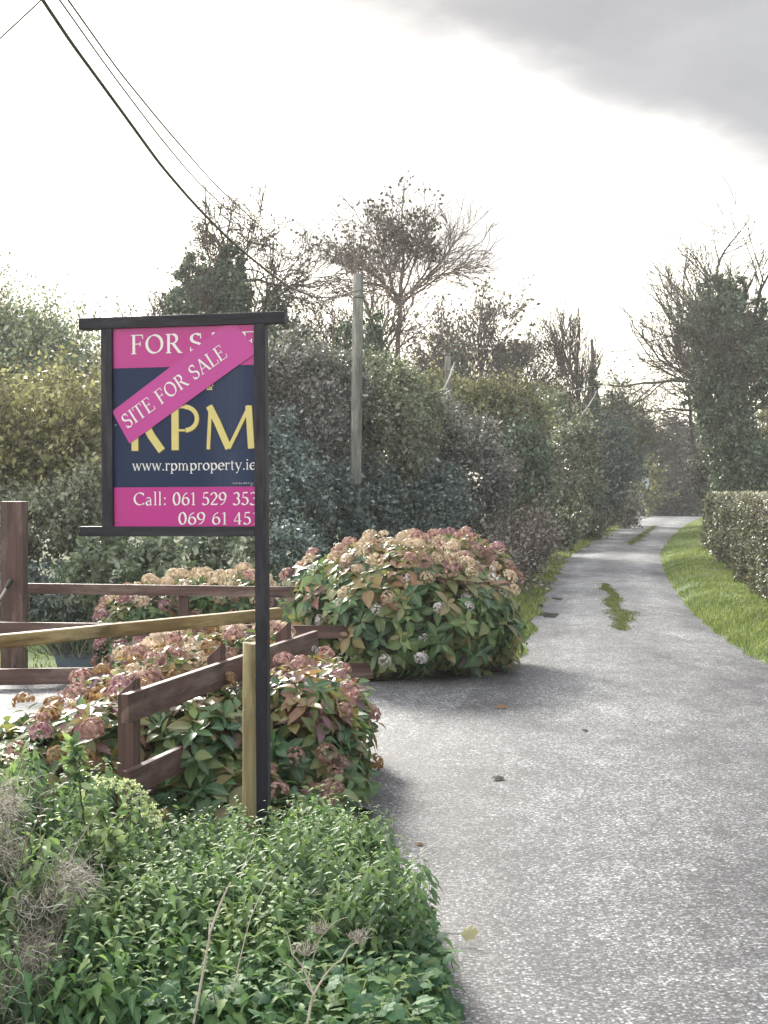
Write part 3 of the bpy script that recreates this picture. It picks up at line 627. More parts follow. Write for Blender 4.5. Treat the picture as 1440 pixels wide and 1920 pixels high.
x0 = sx_(768); text_obj('lettering', 'SALE', (x0, fz(397, 353)), sx_(1208) - x0, .0775, WHT, SG, yt)
# big serifless initials in gold with a dark drop edge
def initials(mat, dx, dz, y0):
    V, Fc = [], []; k = 0
    base = lambda cx, cy: (sx_(cx) + dx, fz(cx, cy) + dz)
    def st(pts, w_):
        nonlocal k
        stroke_geo([base(*p) for p in pts], w_ * S_, V, Fc, lambda x, y: (x, y), .00012 * k, y0); k += 1
    st([(418, 962), (418, 690)], 44); st([(418, 688), (470, 686)] , 17)
    st([(470 + 68 * math.cos(R(a)), 760 - 72 * math.sin(R(a))) for a in range(90, -91, -10)], 26); st([(470, 832), (440, 832)], 14)
    st([(488, 800), (525, 868), (592, 962)], 48)
    st([(678, 958), (678, 684)], 46); st([(660, 688), (740, 686)], 15)
    st([(740 + 78 * math.cos(R(a)), 759 - 74 * math.sin(R(a))) for a in range(90, -91, -8)], 27); st([(742, 833), (690, 833)], 13)
    st([(889, 953), (904, 678)], 22); st([(896, 680), (945, 778), (1018, 948)], 42); st([(1018, 948), (1085, 812), (1150, 678)], 22); st([(1144, 678), (1160, 948)], 40)
    me = bpy.data.meshes.new('initials'); me.from_pydata(V, [], Fc); return link('initials', me, mat, SG)
initials(YSH, .0042, -.0030, yt + .0004); initials(YEL, 0, 0, yt - .0010)
x0 = sx_(400); text_obj('lettering', 'www.rpmproperty.ie', (x0, fz(400, 1088)), sx_(1190) - x0, .046, WHT, SG, yt, gap=.02)
x0 = sx_(405); text_obj('lettering', 'Call: 061 529 353', (x0, fz(405, 1306)), sx_(1200) - x0, .052, WHT, SG, yt)
x0 = sx_(695); text_obj('lettering', '069 61 451', (x0, fz(695, 1427)), sx_(1205) - x0, .050, WHT, SG, yt)
# emblem remnant beside the sticker and the line of small print
def marks(name, rects, mat):
    V, Fc = [], []
    for (a, b_, c, d) in rects:
        i = len(V); V += [(sx_(a), yt, fz(a, d)), (sx_(c), yt, fz(c, d)), (sx_(c), yt, fz(c, b_)), (sx_(a), yt, fz(a, b_))]; Fc.append((i, i + 1, i + 2, i + 3))
    me = bpy.data.meshes.new(name); me.from_pydata(V, [], Fc); return link(name, me, mat, SG)
marks('emblem', [(880, 572, 916, 579), (884, 556, 892, 571), (896, 545, 904, 571), (908, 556, 914, 571), (916, 545, 922, 556)], YEL)
rr_ = random.Random(3); xx = 1040; rc = []
while xx < 1180: ww_ = rr_.choice((4, 6, 8)); rc.append((xx, 1161 + rr_.choice((0, 3)), xx + ww_, 1172)); xx += ww_ + rr_.choice((2, 2, 6))
marks('small_print', rc, mat_plain('grey_print', (.30, .32, .38), .4))
STEEL = mat_plain('screw_steel', (.30, .30, .31), .4, .7)
for cx_, cy_ in ((292, 205), (292, 1410), (292, 800), (1160, 1180)):
    o = lathe_post('screw', (sx_(cx_), PY - .0009, fz(cx_, cy_)), .0022, .0042, STEEL, SG, 10, bury=.001); o.rotation_euler = (R(90), 0, 0)
# the diagonal sticker
sp_ = [(272, 714), (385, 917), (1080, 425), (1190, 352), (1186, 316), (1072, 172), (1000, 172)]
q_ = [(sx_(a), fz(a, b_)) for a, b_ in sp_][::1]
dg = band('diagonal_sticker', q_, yt - .0034, MAG2, SG, .0014)
a0 = (sx_(372), fz(372, 826)); a1 = (sx_(1024), fz(1024, 364)); an = math.atan2(a1[1] - a0[1], a1[0] - a0[0])
text_obj('lettering', 'SITE FOR SALE', a0, math.hypot(a1[0] - a0[0], a1[1] - a0[1]), .0600, WHT, dg, yt - .0045, an)

# ------------------------------------------------------------------ tan round post and tan rail beside the sign
Dp = 5.62; b_ = P(469, 1205, Dp)
tag(lathe_post('round_post', (b_[0], Dp, 0), b_[2], .0365, TAN, lean=(.004, 0), chips=.004), 'pale tan round timber post standing close against the black sign post', 'post')
a0 = P(-190, 1222, 4.45); a1 = P(524, 1150, 5.68); o = plank('timber_rail', a0, a1, .048, .04, TANX, None, .006)
tag(o, 'long tan timber rail running level from the picture edge to behind the sign post', 'rail')

# ------------------------------------------------------------------ brown fence by the sign
near, far = P(234, 1333, 5.88), P(592, 1198, 8.55)
FZ = thing('board_fence', 'low brown board fence beside the sign with sawn end grain showing', 'fence', (near[0], near[1], 0))
pd = unit(far - near); z_b = near[2]
near[2] = far[2] = .675
plank('board', near, far, .125, .036, BRN, FZ, .004)
pe = far + pd * 0
l0 = near + pd * .02; l1 = near + pd * .75; l0[2] = l1[2] = .35; plank('board', l0, l1, .115, .036, BRN, FZ, .004)
nrm = np.array([pd[1], -pd[0], 0])
def cut_post(p, h, w_=.075, d=.075, slope=.07, parent=None, mat=BRNZ, name='post', ang=None):
    V = [(-w_ / 2, -d / 2, -.2), (w_ / 2, -d / 2, -.2), (w_ / 2, d / 2, -.2), (-w_ / 2, d / 2, -.2), (-w_ / 2, -d / 2, h - slope), (w_ / 2, -d / 2, h), (w_ / 2, d / 2, h), (-w_ / 2, d / 2, h - slope)]
    Fc = [(0, 3, 2, 1), (4, 5, 6, 7), (0, 1, 5, 4), (1, 2, 6, 5), (2, 3, 7, 6), (3, 0, 4, 7)]
    o = link(name, bevel_mesh(name, V, Fc, .004), mat, parent); a = ang if ang is not None else math.atan2(pd[0], pd[1]) * -1
    o.rotation_euler = (0, 0, a); o.location = (p[0] - (parent.location[0] if parent else 0), p[1] - (parent.location[1] if parent else 0), 0); return o
off = -nrm * .058
for dist, h in ((.17, .78), (1.22, .82), (2.3, .83)):
    p = near + pd * dist + off; cut_post((p[0], p[1], 0), h, parent=FZ)

for dist in (.17, 1.22, 2.3):
    for dz in (.03, -.03):
        q = near + pd * dist + nrm * (.020 if True else 0); o = lathe_post('nail', (q[0] - near[0], q[1] - near[1], 0), .0, .0035, mat_plain('nail_steel', (.05, .045, .045), .5, .6), FZ, 8, bury=.003)
        o.rotation_euler = (R(90), 0, math.atan2(nrm[0], -nrm[1])); o.location = (q[0] - near[0], q[1] - near[1], .675 + dz)
# ------------------------------------------------------------------ garden fence across the far side of the driveway
D1, D2 = 12.6, 11.3
A0, A1 = P(-160, 1100, 12.9), P(700, 1130, 12.1)
GF = thing('garden_fence', 'long brown three rail timber fence between driveway and lawn', 'fence', (A0[0], A0[1], 0))
def gp(t, z, dy=0): v = A0 + (A1 - A0) * t; return np.array((v[0], v[1] + dy, z))
plank('rail', gp(0, .705), gp(1, .705), .095, .035, BRN, GF)
plank('rail', gp(0, .52, -1.9), gp(1.0, .42, -.55), .105, .035, BRN, GF)
plank('rail', gp(0, .10, -1.9), gp(1.0, .10, -.55), .13, .035, BRN, GF)
for t in (.60,):
    v = gp(t, 0, .06); cut_post((v[0], v[1], 0), .74, .09, .07, .0, GF, ang=0)
tp = P(27, 940, 12.35)
LP = box_obj('gate_post', (-.100, -.09, 0), (.100, .09, tp[2]), BRNZ, None, .008); LP.location = (tp[0], 12.35, 0)
tag(LP, 'tall square brown gate post at the picture edge, rising above the rails', 'post')
# latch with a pale loop on it
c = P(16, 1092, 12.2); LT = thing('gate_latch', 'black tipped gate handle and pale rope hanging on the tall gate post', 'gate handle', tuple(c))
def tube_obj(name, pts, r, mat, parent=None, sides=8, smooth=True):
    pts = np.array(pts, float); b = Bag(); rad = np.broadcast_to(np.asarray(r, float), (len(pts),)); b.tube(pts[None], rad[None], sides); return link(name, b.mesh(name, smooth), mat, parent)
tube_obj('grip', [(.03, 0, .03), (.01, 0, .0), (-.02, 0, -.05)], [.018, .024, .02], mat_plain('black_rubber', (.03, .03, .035), .4), LT)
tube_obj('rope', [(-.02, 0, -.05), (-.06, 0, -.12), (-.10, .0, -.17), (-.16, 0, -.25), (-.24, 0, -.34)], .012, CABLEW, LT)

# planter with heather
c = P(148, 1265, 11.75); PLT = thing('planter_trough', 'blue grey plastic trough planter set behind the lower fence rail', 'planter', (c[0], 11.75, 0))
def trough():
    V = []; z0, z1 = c[2], P(0, 1229, 11.75)[2]
    for z, wx, wy in ((z0, .15, .07), (z1, .185, .09), (z1, .195, .10), (z1 + .018, .197, .102), (z1 + .018, .18, .085), (z1 - .01, .178, .083)):
        V += [(-wx, -wy, z), (wx, -wy, z), (wx, wy, z), (-wx, wy, z)]
    Fc = [(0, 3, 2, 1)]
    for k in range(5):
        for s_ in range(4): a = 4 * k + s_; b2 = 4 * k + (s_ + 1) % 4; Fc.append((a, b2, b2 + 4, a + 4))
    Fc.append((20, 21, 22, 23)); me = bpy.data.meshes.new('trough'); me.from_pydata(V, [], Fc); return me
link('trough', trough(), PLANTER, PLT)
box_obj('foot', (-.13, -.05, 0), (.13, .05, c[2] - .002), PLANTER, PLT, .002)
b = Bag(); n = 900; bx = np.column_stack([rng.normal(size=n) * .10, rng.normal(size=n) * .05, np.full(n, P(0, 1229, 11.75)[2])]); d = unit(np.column_stack([bx[:, 0] * 4 + rng.normal(size=n) * .4, rng.normal(size=n) * .4, np.ones(n) * 1.1]))
L_ = .10 + .12 * rng.random(n); pts = np.stack([bx + d * (L_ * k / 3)[:, None] + rng.normal(size=(n, 3)) * .006 for k in range(4)], 1); b.tube(pts, np.full((n, 4), .0035), 3)
HT = tag(link('heather_plant', b.mesh('heather'), SAGE), 'wispy grey green heather growing out of the blue grey trough', 'potted plant'); HT.location = (c[0], 11.75, 0)

# ------------------------------------------------------------------ poles and cables
def pole(px, py, D, wpx, label, lean=0., h2=None):
    t = P(px, py, D); root = thing('telegraph_pole', label, 'pole', (t[0] - lean * t[2], D, 0), 'telegraph poles along the tall hedge')
    lathe_post('shaft', (0, 0, 0), t[2], wpx * D / F / 2, POLE, root, 16, (lean, 0), 0, .3)
    tube_obj('cable_hook', [(lean * t[2] - .02, -.10, t[2] - .32), (lean * t[2], -.14, t[2] - .34), (lean * t[2] + .03, -.13, t[2] - .30)], .012, CABLEW, root, 6)
    rr5 = wpx * D / F / 2; tube_obj('steel_band', [(lean * t[2] + rr5 * 1.03 * math.cos(a_), rr5 * 1.03 * math.sin(a_), t[2] - .36) for a_ in np.linspace(0, 6.28, 20)], .008, CABLE, root, 5)
    box_obj('bracket', (lean * t[2] + rr5 * .9, -.03, t[2] * .62), (lean * t[2] + rr5 + .07, .03, t[2] * .62 + .03), CABLEW, root, .003)
    return root
pole(671, 514, 21, 21, 'nearest weathered wooden telegraph pole, ivy wrapped at its foot', .012)
pole(840, 668, 33, 13, 'second telegraph pole, top showing above the olive hedge', .01)
pole(1118, 724, 50, 8, 'third telegraph pole, pale and thin beside the ivy clad stump', 0)
pole(1190, 776, 66, 6, 'farthest thin telegraph pole, before the road bends', 0)
def cable(name, label, pts, D0, D1, r, mat, group=None):
    """pts in order; plan line straight between the first and last"""
    pts = np.array(pts, float); x0, x1 = pts[0, 0], pts[-1, 0]
    q = 1 / D0 + (1 / D1 - 1 / D0) * (pts[:, 0] - x0) / (x1 - x0)
    s = np.linspace(0, len(pts) - 1, len(pts) * 6); px = np.interp(s, range(len(pts)), pts[:, 0]); py = np.interp(s, range(len(pts)), pts[:, 1])
    for _ in range(3): px[1:-1] = (px[:-2] + px[1:-1] * 2 + px[2:]) / 4; py[1:-1] = (py[:-2] + py[1:-1] * 2 + py[2:]) / 4
    Dd = 1 / np.interp(px if x1 > x0 else -px, pts[:, 0] if x1 > x0 else -pts[:, 0], q)
    w3 = np.array([P(a, b2, c_) for a, b2, c_ in zip(px, py, Dd)])
    return tag(tube_obj(name, w3, r, mat, None, 6), label, 'cable', group)
cable('overhead_cable', 'thick twisted overhead cable sagging down to the nearest pole', [(55, -40), (80, 0), (135, 82), (185, 150), (240, 225), (300, 308), (360, 378), (420, 440), (480, 492), (540, 537), (590, 558), (630, 557), (674, 543)], 7.2, 20.9, .0115, CABLE)
cable('overhead_wire', 'lower of the two thin wires crossing the sky beside the thick cable', [(85, -35), (112, 0), (200, 125), (290, 245), (360, 330), (432, 400), (500, 460), (566, 510)], 8, 30, .0065, CABLE)
cable('overhead_wire', 'upper of the two thin wires crossing the sky beside the thick cable', [(102, -35), (128, 0), (220, 130), (310, 240), (400, 343), (470, 408), (540, 470), (580, 505)], 8.5, 34, .0075, CABLE)
cable('overhead_wire', 'short wire cutting across the top left corner of the sky', [(-40, 108), (0, 72), (75, 2), (105, -28)], 12, 11, .0075, CABLE)
cable('overhead_cable', 'thin cable dropping behind the hedge from the nearest pole', [(674, 543), (690, 590), (720, 680), (745, 760)], 21.1, 26, .006, CABLEW)
cable('overhead_cable', 'pale thick cable loop sagging from the second pole', [(785, 754), (805, 757), (825, 742), (842, 710), (852, 680)], 27, 32.8, .020, CABLEW)
cable('overhead_wire', 'thin wire sloping down right from the second pole', [(852, 680), (890, 720), (930, 765)], 32.9, 40, .012, CABLE)
cable('overhead_cable', 'pale cable sagging from the third pole over the hedge', [(1030, 812), (1060, 803), (1090, 780), (1112, 748), (1126, 718)], 38, 49.8, .022, CABLEW)
cable('overhead_wire', 'level pale wire just left of the third pole', [(1045, 738), (1085, 730), (1122, 722)], 42, 49.8, .016, CABLEW)
cable('overhead_cable', 'small pale cable loop by the farthest pole', [(1150, 792), (1170, 796), (1185, 788), (1198, 770)], 54, 65.8, .025, CABLEW)

# ------------------------------------------------------------------ far backdrop of trees
shrub('distant_trees', 'dark mass of trees closing the view beyond the road bend', 'trees', [(1262, 872, 92, 75, 92, 2.), (1330, 880, 90, 60, 85, 2.), (1200, 870, 92, 34, 70, 2.), (1240, 935, 89, 120, 34, 1.)], DARKL, 6, 6, seed=3, twigs=500, twigmat=TWIG, twiglen=.5, rough=.12, stuff=True)
shrub('distant_trees', 'far grey tree line showing low behind everything', 'trees', [(x, 880, 110, 150, 60 + 14 * math.sin(x), 3.) for x in range(-300, 1900, 170)], DARKL, 8, 4, seed=4, twigs=500, twiglen=.6, rough=.2, stuff=True)
shrub('autumn_bush', 'small yellow olive bush in the shade where the road bends', 'bush', [(1222, 915, 82, 20, 48, .8)], OLIVE, 5, 5, seed=5, twigs=40)
o = None
b = Bag(); c = P(1210, 908, 80); V = [(0, 0, .30), (.42, .05, .36), (.40, .0, .0), (.30, .04, -.30), (.22, 0, -.02), (.05, .03, .12)]
me = bpy.data.meshes.new('litter'); me.from_pydata([(x, y, z) for x, y, z in V] + [(x, y + .03, z) for x, y, z in V], [], [tuple(range(6)), tuple(range(11, 5, -1))] + [(i, i + 6, (i + 1) % 6 + 6, (i + 1) % 6) for i in range(6)])
o = tag(link('plastic_sheet', me, mat_plain('pale_blue_plastic', (.45, .50, .60), .4)), 'scrap of pale blue white plastic caught in the far hedge at the bend', 'plastic sheet'); o.location = (c[0] - .2, 80, c[2])

# tall hedge, bush by bush
H = 'bushes of the tall roadside hedge'
def hb_(label, L, mat, seed, leafpx=7, cover=6, group=H, cat='bush', name='hedge_bush', **k): return shrub(name, label, cat, L, mat, leafpx, cover, seed=seed, group=group, **k)
hb_('dark ivy clad bush at the far end of the tall hedge by the bend', [(1172, 880, 62, 26, 88, 1.2), (1178, 830, 64, 18, 50, 1.)], IVYB, 11, 6)
hb_('dense green bush of the tall hedge below the third telegraph pole', [(1128, 880, 50, 46, 92, 1.4), (1150, 850, 54, 36, 66, 1.2), (1096, 930, 46, 36, 50, 1.)], IVYB, 12, 6)
hb_('grey green rounded bush of the tall hedge where the bare tree stands', [(1062, 880, 41, 58, 100, 1.5), (1040, 800, 44, 44, 60, 1.4)], MIXH, 13, 6.5)
hb_('olive brown bush crest spilling over the tall hedge right of the second pole', [(905, 800, 33, 72, 78, 1.5), (960, 790, 35, 66, 60, 1.5), (850, 830, 36, 56, 40, 1.)], OLIVE, 14, 7, rndshift=-.12, twigs=400)
hb_('green ivy bush at the foot of the tall hedge beside the grass verge', [(975, 905, 31, 56, 110, 1.2), (1000, 950, 34, 38, 52, .9)], IVY, 15, 7)
hb_('grey bush face of the tall hedge above the big hydrangea', [(880, 905, 26, 74, 130, 1.5), (820, 840, 27, 66, 90, 1.5)], GREYB, 16, 7, twigs=300)
hb_('grey brown bush of the tall hedge right of the nearest telegraph pole', [(740, 860, 23.5, 78, 150, 1.5), (700, 760, 25, 60, 90, 1.4), (780, 800, 25, 54, 90, 1.3)], MIXH, 17, 7.5, twigs=400)
hb_('bluish ivy bush of the tall hedge at the foot of the nearest pole', [(690, 960, 22.3, 70, 90, .9), (790, 960, 23, 90, 90, .9)], IVYB, 18, 8)
hb_('twiggy grey bush of the tall hedge between sign and nearest pole', [(590, 810, 22.5, 74, 150, 1.3), (560, 720, 23, 60, 90, 1.2), (640, 740, 23.5, 54, 80, 1.2)], GREYB, 19, 7.5, twigs=600, twiglen=.7)
hb_('ivy green bush low in the tall hedge just right of the sign post', [(560, 950, 20, 60, 110, .9), (530, 880, 21, 40, 110, .9), (625, 960, 21.8, 50, 90, .9)], IVYB, 20, 8.5)
o = hb_('ivy climbing the foot of the nearest telegraph pole', [(661, 950, 20.8, 26, 50, .2), (664, 1000, 20.7, 30, 36, .2)], IVYB, 21, 10, 7, cat='ivy', name='climbing_ivy', group=None, twigs=20)
hb_('brown dry brush leaning over the grass beside the big hydrangea', [(962, 1048, 23.5, 42, 54, .7), (930, 1090, 21, 28, 46, .6), (995, 1010, 27, 38, 38, .7)], BROWNB, 22, 7, 4, twigs=900, twiglen=.7, name='dry_brush', cat='brush', group=None, wild=1.)
hb_('low green undergrowth bank between the tall hedge and the road', [(1042, 996, 37, 38, 36, .8), (1090, 980, 45, 42, 30, .9), (1138, 958, 56, 32, 26, .9)], MIXH, 23, 6, name='low_bush', cat='bush', group=None)
hb_('pale feathery grass clump at the road edge before the bend', [(1172, 955, 58, 18, 26, .8)], BROWNB, 24, 6, 4, twigs=200, twiglen=.4, name='grass_clump', cat='grass clump', group=None)
# left side, behind the sign and garden fence
hb_('tall sage green tree mass at the picture edge, above the yellow shrub', [(70, 720, 26, 120, 120, 1.8), (-60, 690, 27, 100, 120, 1.8), (150, 760, 24, 70, 90, 1.5), (20, 640, 27, 50, 56, 1.3), (110, 680, 27, 34, 50, 1.)], SAGE, 31, 8, 3.2, cat='tree', name='leafy_tree', group=None, rough=.38, twigs=1500, twiglen=1.1, csize=.2, twleaf=8)
hb_('yellow green autumn shrub left of the sign board', [(80, 855, 19, 110, 85, 1.2), (-40, 850, 19, 80, 70, 1.2), (158, 820, 20, 50, 76, 1.), (40, 800, 20, 46, 46, 1.), (110, 790, 20, 34, 40, .8)], YELL, 32, 11, 3.2, cat='shrub', name='yellow_shrub', group=None, rough=.40, twigs=1500, twiglen=1.1, csize=.2, twleaf=9)
hb_('dark tangled bush seen behind the sign board', [(330, 800, 22, 150, 170, 1.5), (450, 760, 23, 90, 120, 1.5)], GREYB, 33, 8, 4, group=None)
hb_('grey green bramble thicket below the yellow shrub beside the tall gate post', [(60, 980, 17.4, 120, 70, 1.), (170, 960, 17.8, 80, 80, 1.), (-60, 1000, 17.4, 100, 90, 1.)], MIXH, 34, 9, 5, cat='brambles', name='bramble_thicket', group=None, rndshift=.12)
hb_('sage green willowy shrub directly under the sign board', [(210, 1060, 16.2, 90, 72, .9), (330, 1060, 16.4, 100, 70, .9), (440, 1050, 16.8, 80, 72, .9)], SAGE, 35, 12, 4.5, tpl=T_M, cat='shrub', name='willow_shrub', group=None, twigs=300)
hb_('dark green shrubbery behind the fence rails at the lawn edge', [(100, 1110, 16.8, 130, 52, .8), (280, 1130, 16.4, 110, 44, .8), (-50, 1110, 16.8, 80, 60, .8), (540, 1050, 17, 60, 70, .8)], IVYB, 36, 9, 5, cat='shrub', name='dark_shrub', group=None)

# ivy pillars and bare trees
def tree(name, label, px, D, dirn, L, r, levels, kids, ang, seed, mat=BARK, ratio=.62, droop=.08, wig=.16, first=.35, z0=0, leaves=None, minr=None, base_py=None, group='bare trees rising above the hedges', trunk_levels=1, r0=None):
    x = (px - CX) / F * D; root = thing(name, label, 'tree', (x, D, 0), group)
    sk, tips = branches((x, D, z0), dirn, L, r, levels, kids, ang, seed, droop, wig, first, ratio, ratio0=r0)
    tree_parts(root, sk, mat, (minr or .55 * D / F * .5), trunk_levels)
    if leaves: tree_leaves(root, tips, *leaves)
    return root
def rad(*a): return [R(v) for v in a]
# central tall ash with dry leaf clusters
tree('ash_tree', 'tallest slender tree in the centre with a fanned crown and dry leaf clusters', 757, 42, (-.01, 0, 1), 7.5, .12, 5, [12, 5, 4, 4], rad(54, 38, 34, 34), 41, BARKP, .66, .02, .13, .94, leaves=(.48, .12, AUTL, .10, 5, lambda p: (p[:, 2] > 8.4) & (p[:, 0] < 1.6)), minr=.009, r0=.235)
tree('ash_tree', 'broad many stemmed tree right behind the nearest telegraph pole', 705, 34, (-.10, 0, 1), 4.6, .12, 5, [7, 5, 4, 3], rad(36, 34, 34, 36), 42, BARKP, .64, .05, .14, .55, leaves=(.10, .09, AUTL, .08, 2, lambda p: p[:, 2] > 5.5), minr=.0085, r0=.36)
tree('ash_tree', 'spreading bare tree between the ivy stump and the nearest pole', 600, 36, (.0, 0, 1), 4.2, .10, 5, [7, 5, 4, 4], rad(50, 36, 36, 36), 43, BARK, .64, .04, .15, .5, leaves=(.18, .08, AUTL, .08, 2), minr=.0085, r0=.36)
tree('thorn_tree', 'arching sparse tree rising behind the sign from the ivy block', 405, 31, (0, 0, 1), 6.3, .11, 5, [7, 5, 5, 4], rad(48, 38, 38, 36), 44, BARK, .66, .0, .19, .70, leaves=(.3, .075, AUTL, .06, 2), minr=.008, r0=.25)
tree('thorn_tree', 'low bare thorn tree left of the ivy block, level with the sign top', 315, 30, (-.1, 0, 1), 4.2, .09, 5, [6, 5, 5, 4], rad(50, 38, 38, 36), 45, BARK, .64, .0, .19, .6, leaves=(.3, .07, AUTL, .06, 2), minr=.008, r0=.32)
tree('thorn_tree', 'thin branched thorn tree right of the sign top bar', 500, 33, (0.05, 0, 1), 4.6, .09, 5, [6, 5, 5, 4], rad(46, 38, 38, 36), 40, BARK, .64, .0, .19, .6, leaves=(.3, .07, AUTL, .06, 2), minr=.008, r0=.30)
shrub('ivy_mass', 'block of dark ivy smothering the tree behind the sign top', 'ivy', [(405, 550, 30.5, 50, 46, .9), (362, 512, 30.5, 28, 32, .6), (436, 500, 30.5, 26, 38, .6), (355, 575, 30, 48, 34, .8), (438, 560, 30, 32, 50, .6), (400, 640, 30, 110, 60, 1.)], IVY, 7, 6, seed=46, twigs=80, rough=.14)
shrub('ivy_mass', 'small ivy clump beside the right end of the sign top bar', 'ivy', [(520, 575, 32, 20, 30, .5), (545, 635, 32, 40, 36, .8)], IVY, 7, 3.5, seed=47, twigs=60, rough=.2)
shrub('ivy_mass', 'dark ivy stump directly behind the nearest telegraph pole', 'ivy', [(690, 650, 30, 32, 46, .7), (655, 640, 30, 22, 34, .6), (705, 620, 30, 14, 30, .5)], IVY, 7, 5, seed=48, twigs=60)
tree('field_maple', 'wide leafy tipped tree right of centre above the second pole', 915, 58, (.0, 0, 1), 6.3, .12, 5, [10, 6, 5, 4], rad(50, 32, 34, 34), 49, BARK, .64, .07, .12, .6, leaves=(.34, .17, AUTL, .12, 3, lambda p: p[:, 2] > 6.3), minr=.012, r0=.38)
tree('field_maple', 'smaller leafy tipped tree standing over the second pole', 845, 55, (-.05, 0, 1), 5.2, .10, 5, [8, 6, 5, 4], rad(46, 32, 34, 34), 50, BARK, .64, .07, .12, .6, leaves=(.3, .16, AUTL, .12, 3, lambda p: p[:, 2] > 5.5), minr=.011, r0=.32)
tree('field_maple', 'small leafy tipped tree filling the gap right of the wide one', 985, 60, (.05, 0, 1), 5.4, .10, 5, [8, 6, 5, 4], rad(44, 32, 34, 34), 65, BARK, .64, .07, .12, .6, leaves=(.25, .16, AUTL, .12, 3, lambda p: p[:, 2] > 5.5), minr=.011, r0=.32)
shrub('ivy_mass', 'thin ivy column on the trunk of the wide leafy tipped tree', 'ivy', [(933, 700, 57, 9, 50, .3), (940, 745, 57, 26, 26, .6)], IVY, 6, 4.5, seed=51, twigs=40)
shrub('ivy_mass', 'thin ivy column just right of the second telegraph pole', 'ivy', [(866, 690, 54, 6, 36, .25), (870, 738, 54, 22, 18, .5)], IVY, 6, 4.5, seed=52, twigs=40)
shrub('hedge_crest', 'hazy olive thicket behind the second telegraph pole', 'thicket', [(820, 740, 48, 56, 40, 1.5), (920, 755, 50, 70, 44, 1.5), (1000, 760, 54, 70, 46, 1.5)], OLIVE, 6, 5, seed=53, twigs=200, twiglen=.7, rough=.25)
tree('bare_tree', 'slim bare forked tree left of the third telegraph pole', 1100, 52, (-.06, 0, 1), 5.8, .10, 5, [9, 5, 4, 3], rad(36, 30, 28, 30), 54, BARK, .64, .12, .09, .62, minr=.011, r0=.27)
o = thing('dead_stump', 'tall snapped dead trunk wrapped in ivy beside the third pole', 'tree stump', (P(1110, 0, 49)[0], 49, 0)); x_ = o.location.x
b = Bag(); zt_ = P(0, 636, 49)[2]; pts = np.array([(0, 0, 0), (.03, 0, 2.5), (-.02, 0, 4.5), (.02, 0, zt_ - 1), (-.01, 0, zt_)]); b.tube(pts[None], np.array([[.13, .12, .09, .07, .05]]), 7); b.tube(np.array([[(0, 0, zt_ - 1.6), (-.14, 0, zt_ - 1.4), (-.22, 0, zt_ - 1.1)]]), np.array([[.05, .04, .02]]), 5); link('trunk', b.mesh('trunk', True), BARK, o)
shrub('', '', '', [(1111, 740, 48.9, 9, 60, .3), (1110, 790, 48.9, 13, 40, .4)], IVY, 5, 5, seed=55, twigs=0, parent=o, part='ivy')
shrub('hedge_crest', 'pointed twiggy thicket top right of the dead stump', 'thicket', [(1140, 780, 58, 50, 40, 1.3), (1170, 800, 60, 50, 40, 1.3)], MIXH, 6, 4, seed=56, twigs=400, twiglen=.8, rough=.3)
# great ivy covered tree on the right
o = tree('ivy_clad_tree', 'great ivy smothered tree on the right with bare branches fanning out', 1350, 47, (-.02, 0, 1), 6.3, .20, 5, [13, 6, 4, 4], rad(60, 38, 34, 34), 57, BARK, .64, .05, .13, .45, minr=.010, group=None, r0=.46)
shrub('', '', '', [(1348, 620, 46.2, 58, 62, 1.5), (1385, 650, 46.2, 62, 50, 1.4), (1304, 600, 46, 34, 32, 1.0), (1345, 560, 46.3, 28, 44, .8), (1388, 545, 46.3, 12, 30, .5), (1418, 590, 46.3, 16, 34, .6), (1395, 690, 46, 56, 60, 1.4), (1345, 720, 46, 54, 52, 1.3),
   (1306, 735, 45.8, 22, 34, .8), (1354, 780, 46, 46, 56, 1.2), (1382, 840, 46, 46, 66, 1.2), (1395, 890, 46, 60, 60, 1.3), (1425, 640, 46, 30, 44, 1.)], IVY, 6.5, 5.5, seed=58, twigs=500, twiglen=.7, parent=o, part='ivy', rough=.34, rndshift=.06, fr=3.6, clump=50, csize=.13)
tree('bare_tree', 'low bare tree with drooping twigs leaning left from the great ivy tree', 1352, 53, (-.42, 0, 1), 5.0, .11, 5, [7, 4, 4, 3], rad(62, 38, 36, 36), 59, BARK, .64, -.02, .16, .5, minr=.010, r0=.36)
shrub('roadside_bush', 'grey brown bush behind the far end of the clipped hedge', 'bush', [(1330, 890, 50, 36, 50, .9), (1350, 860, 50, 30, 50, .9)], GREYB, 6, 5, seed=60)
shrub('roadside_bush', 'dull yellow green bush at the picture edge above the clipped hedge', 'bush', [(1446, 820, 60, 26, 66, 1.2), (1450, 890, 56, 34, 40, 1.)], OLIVE, 6, 5, seed=61)

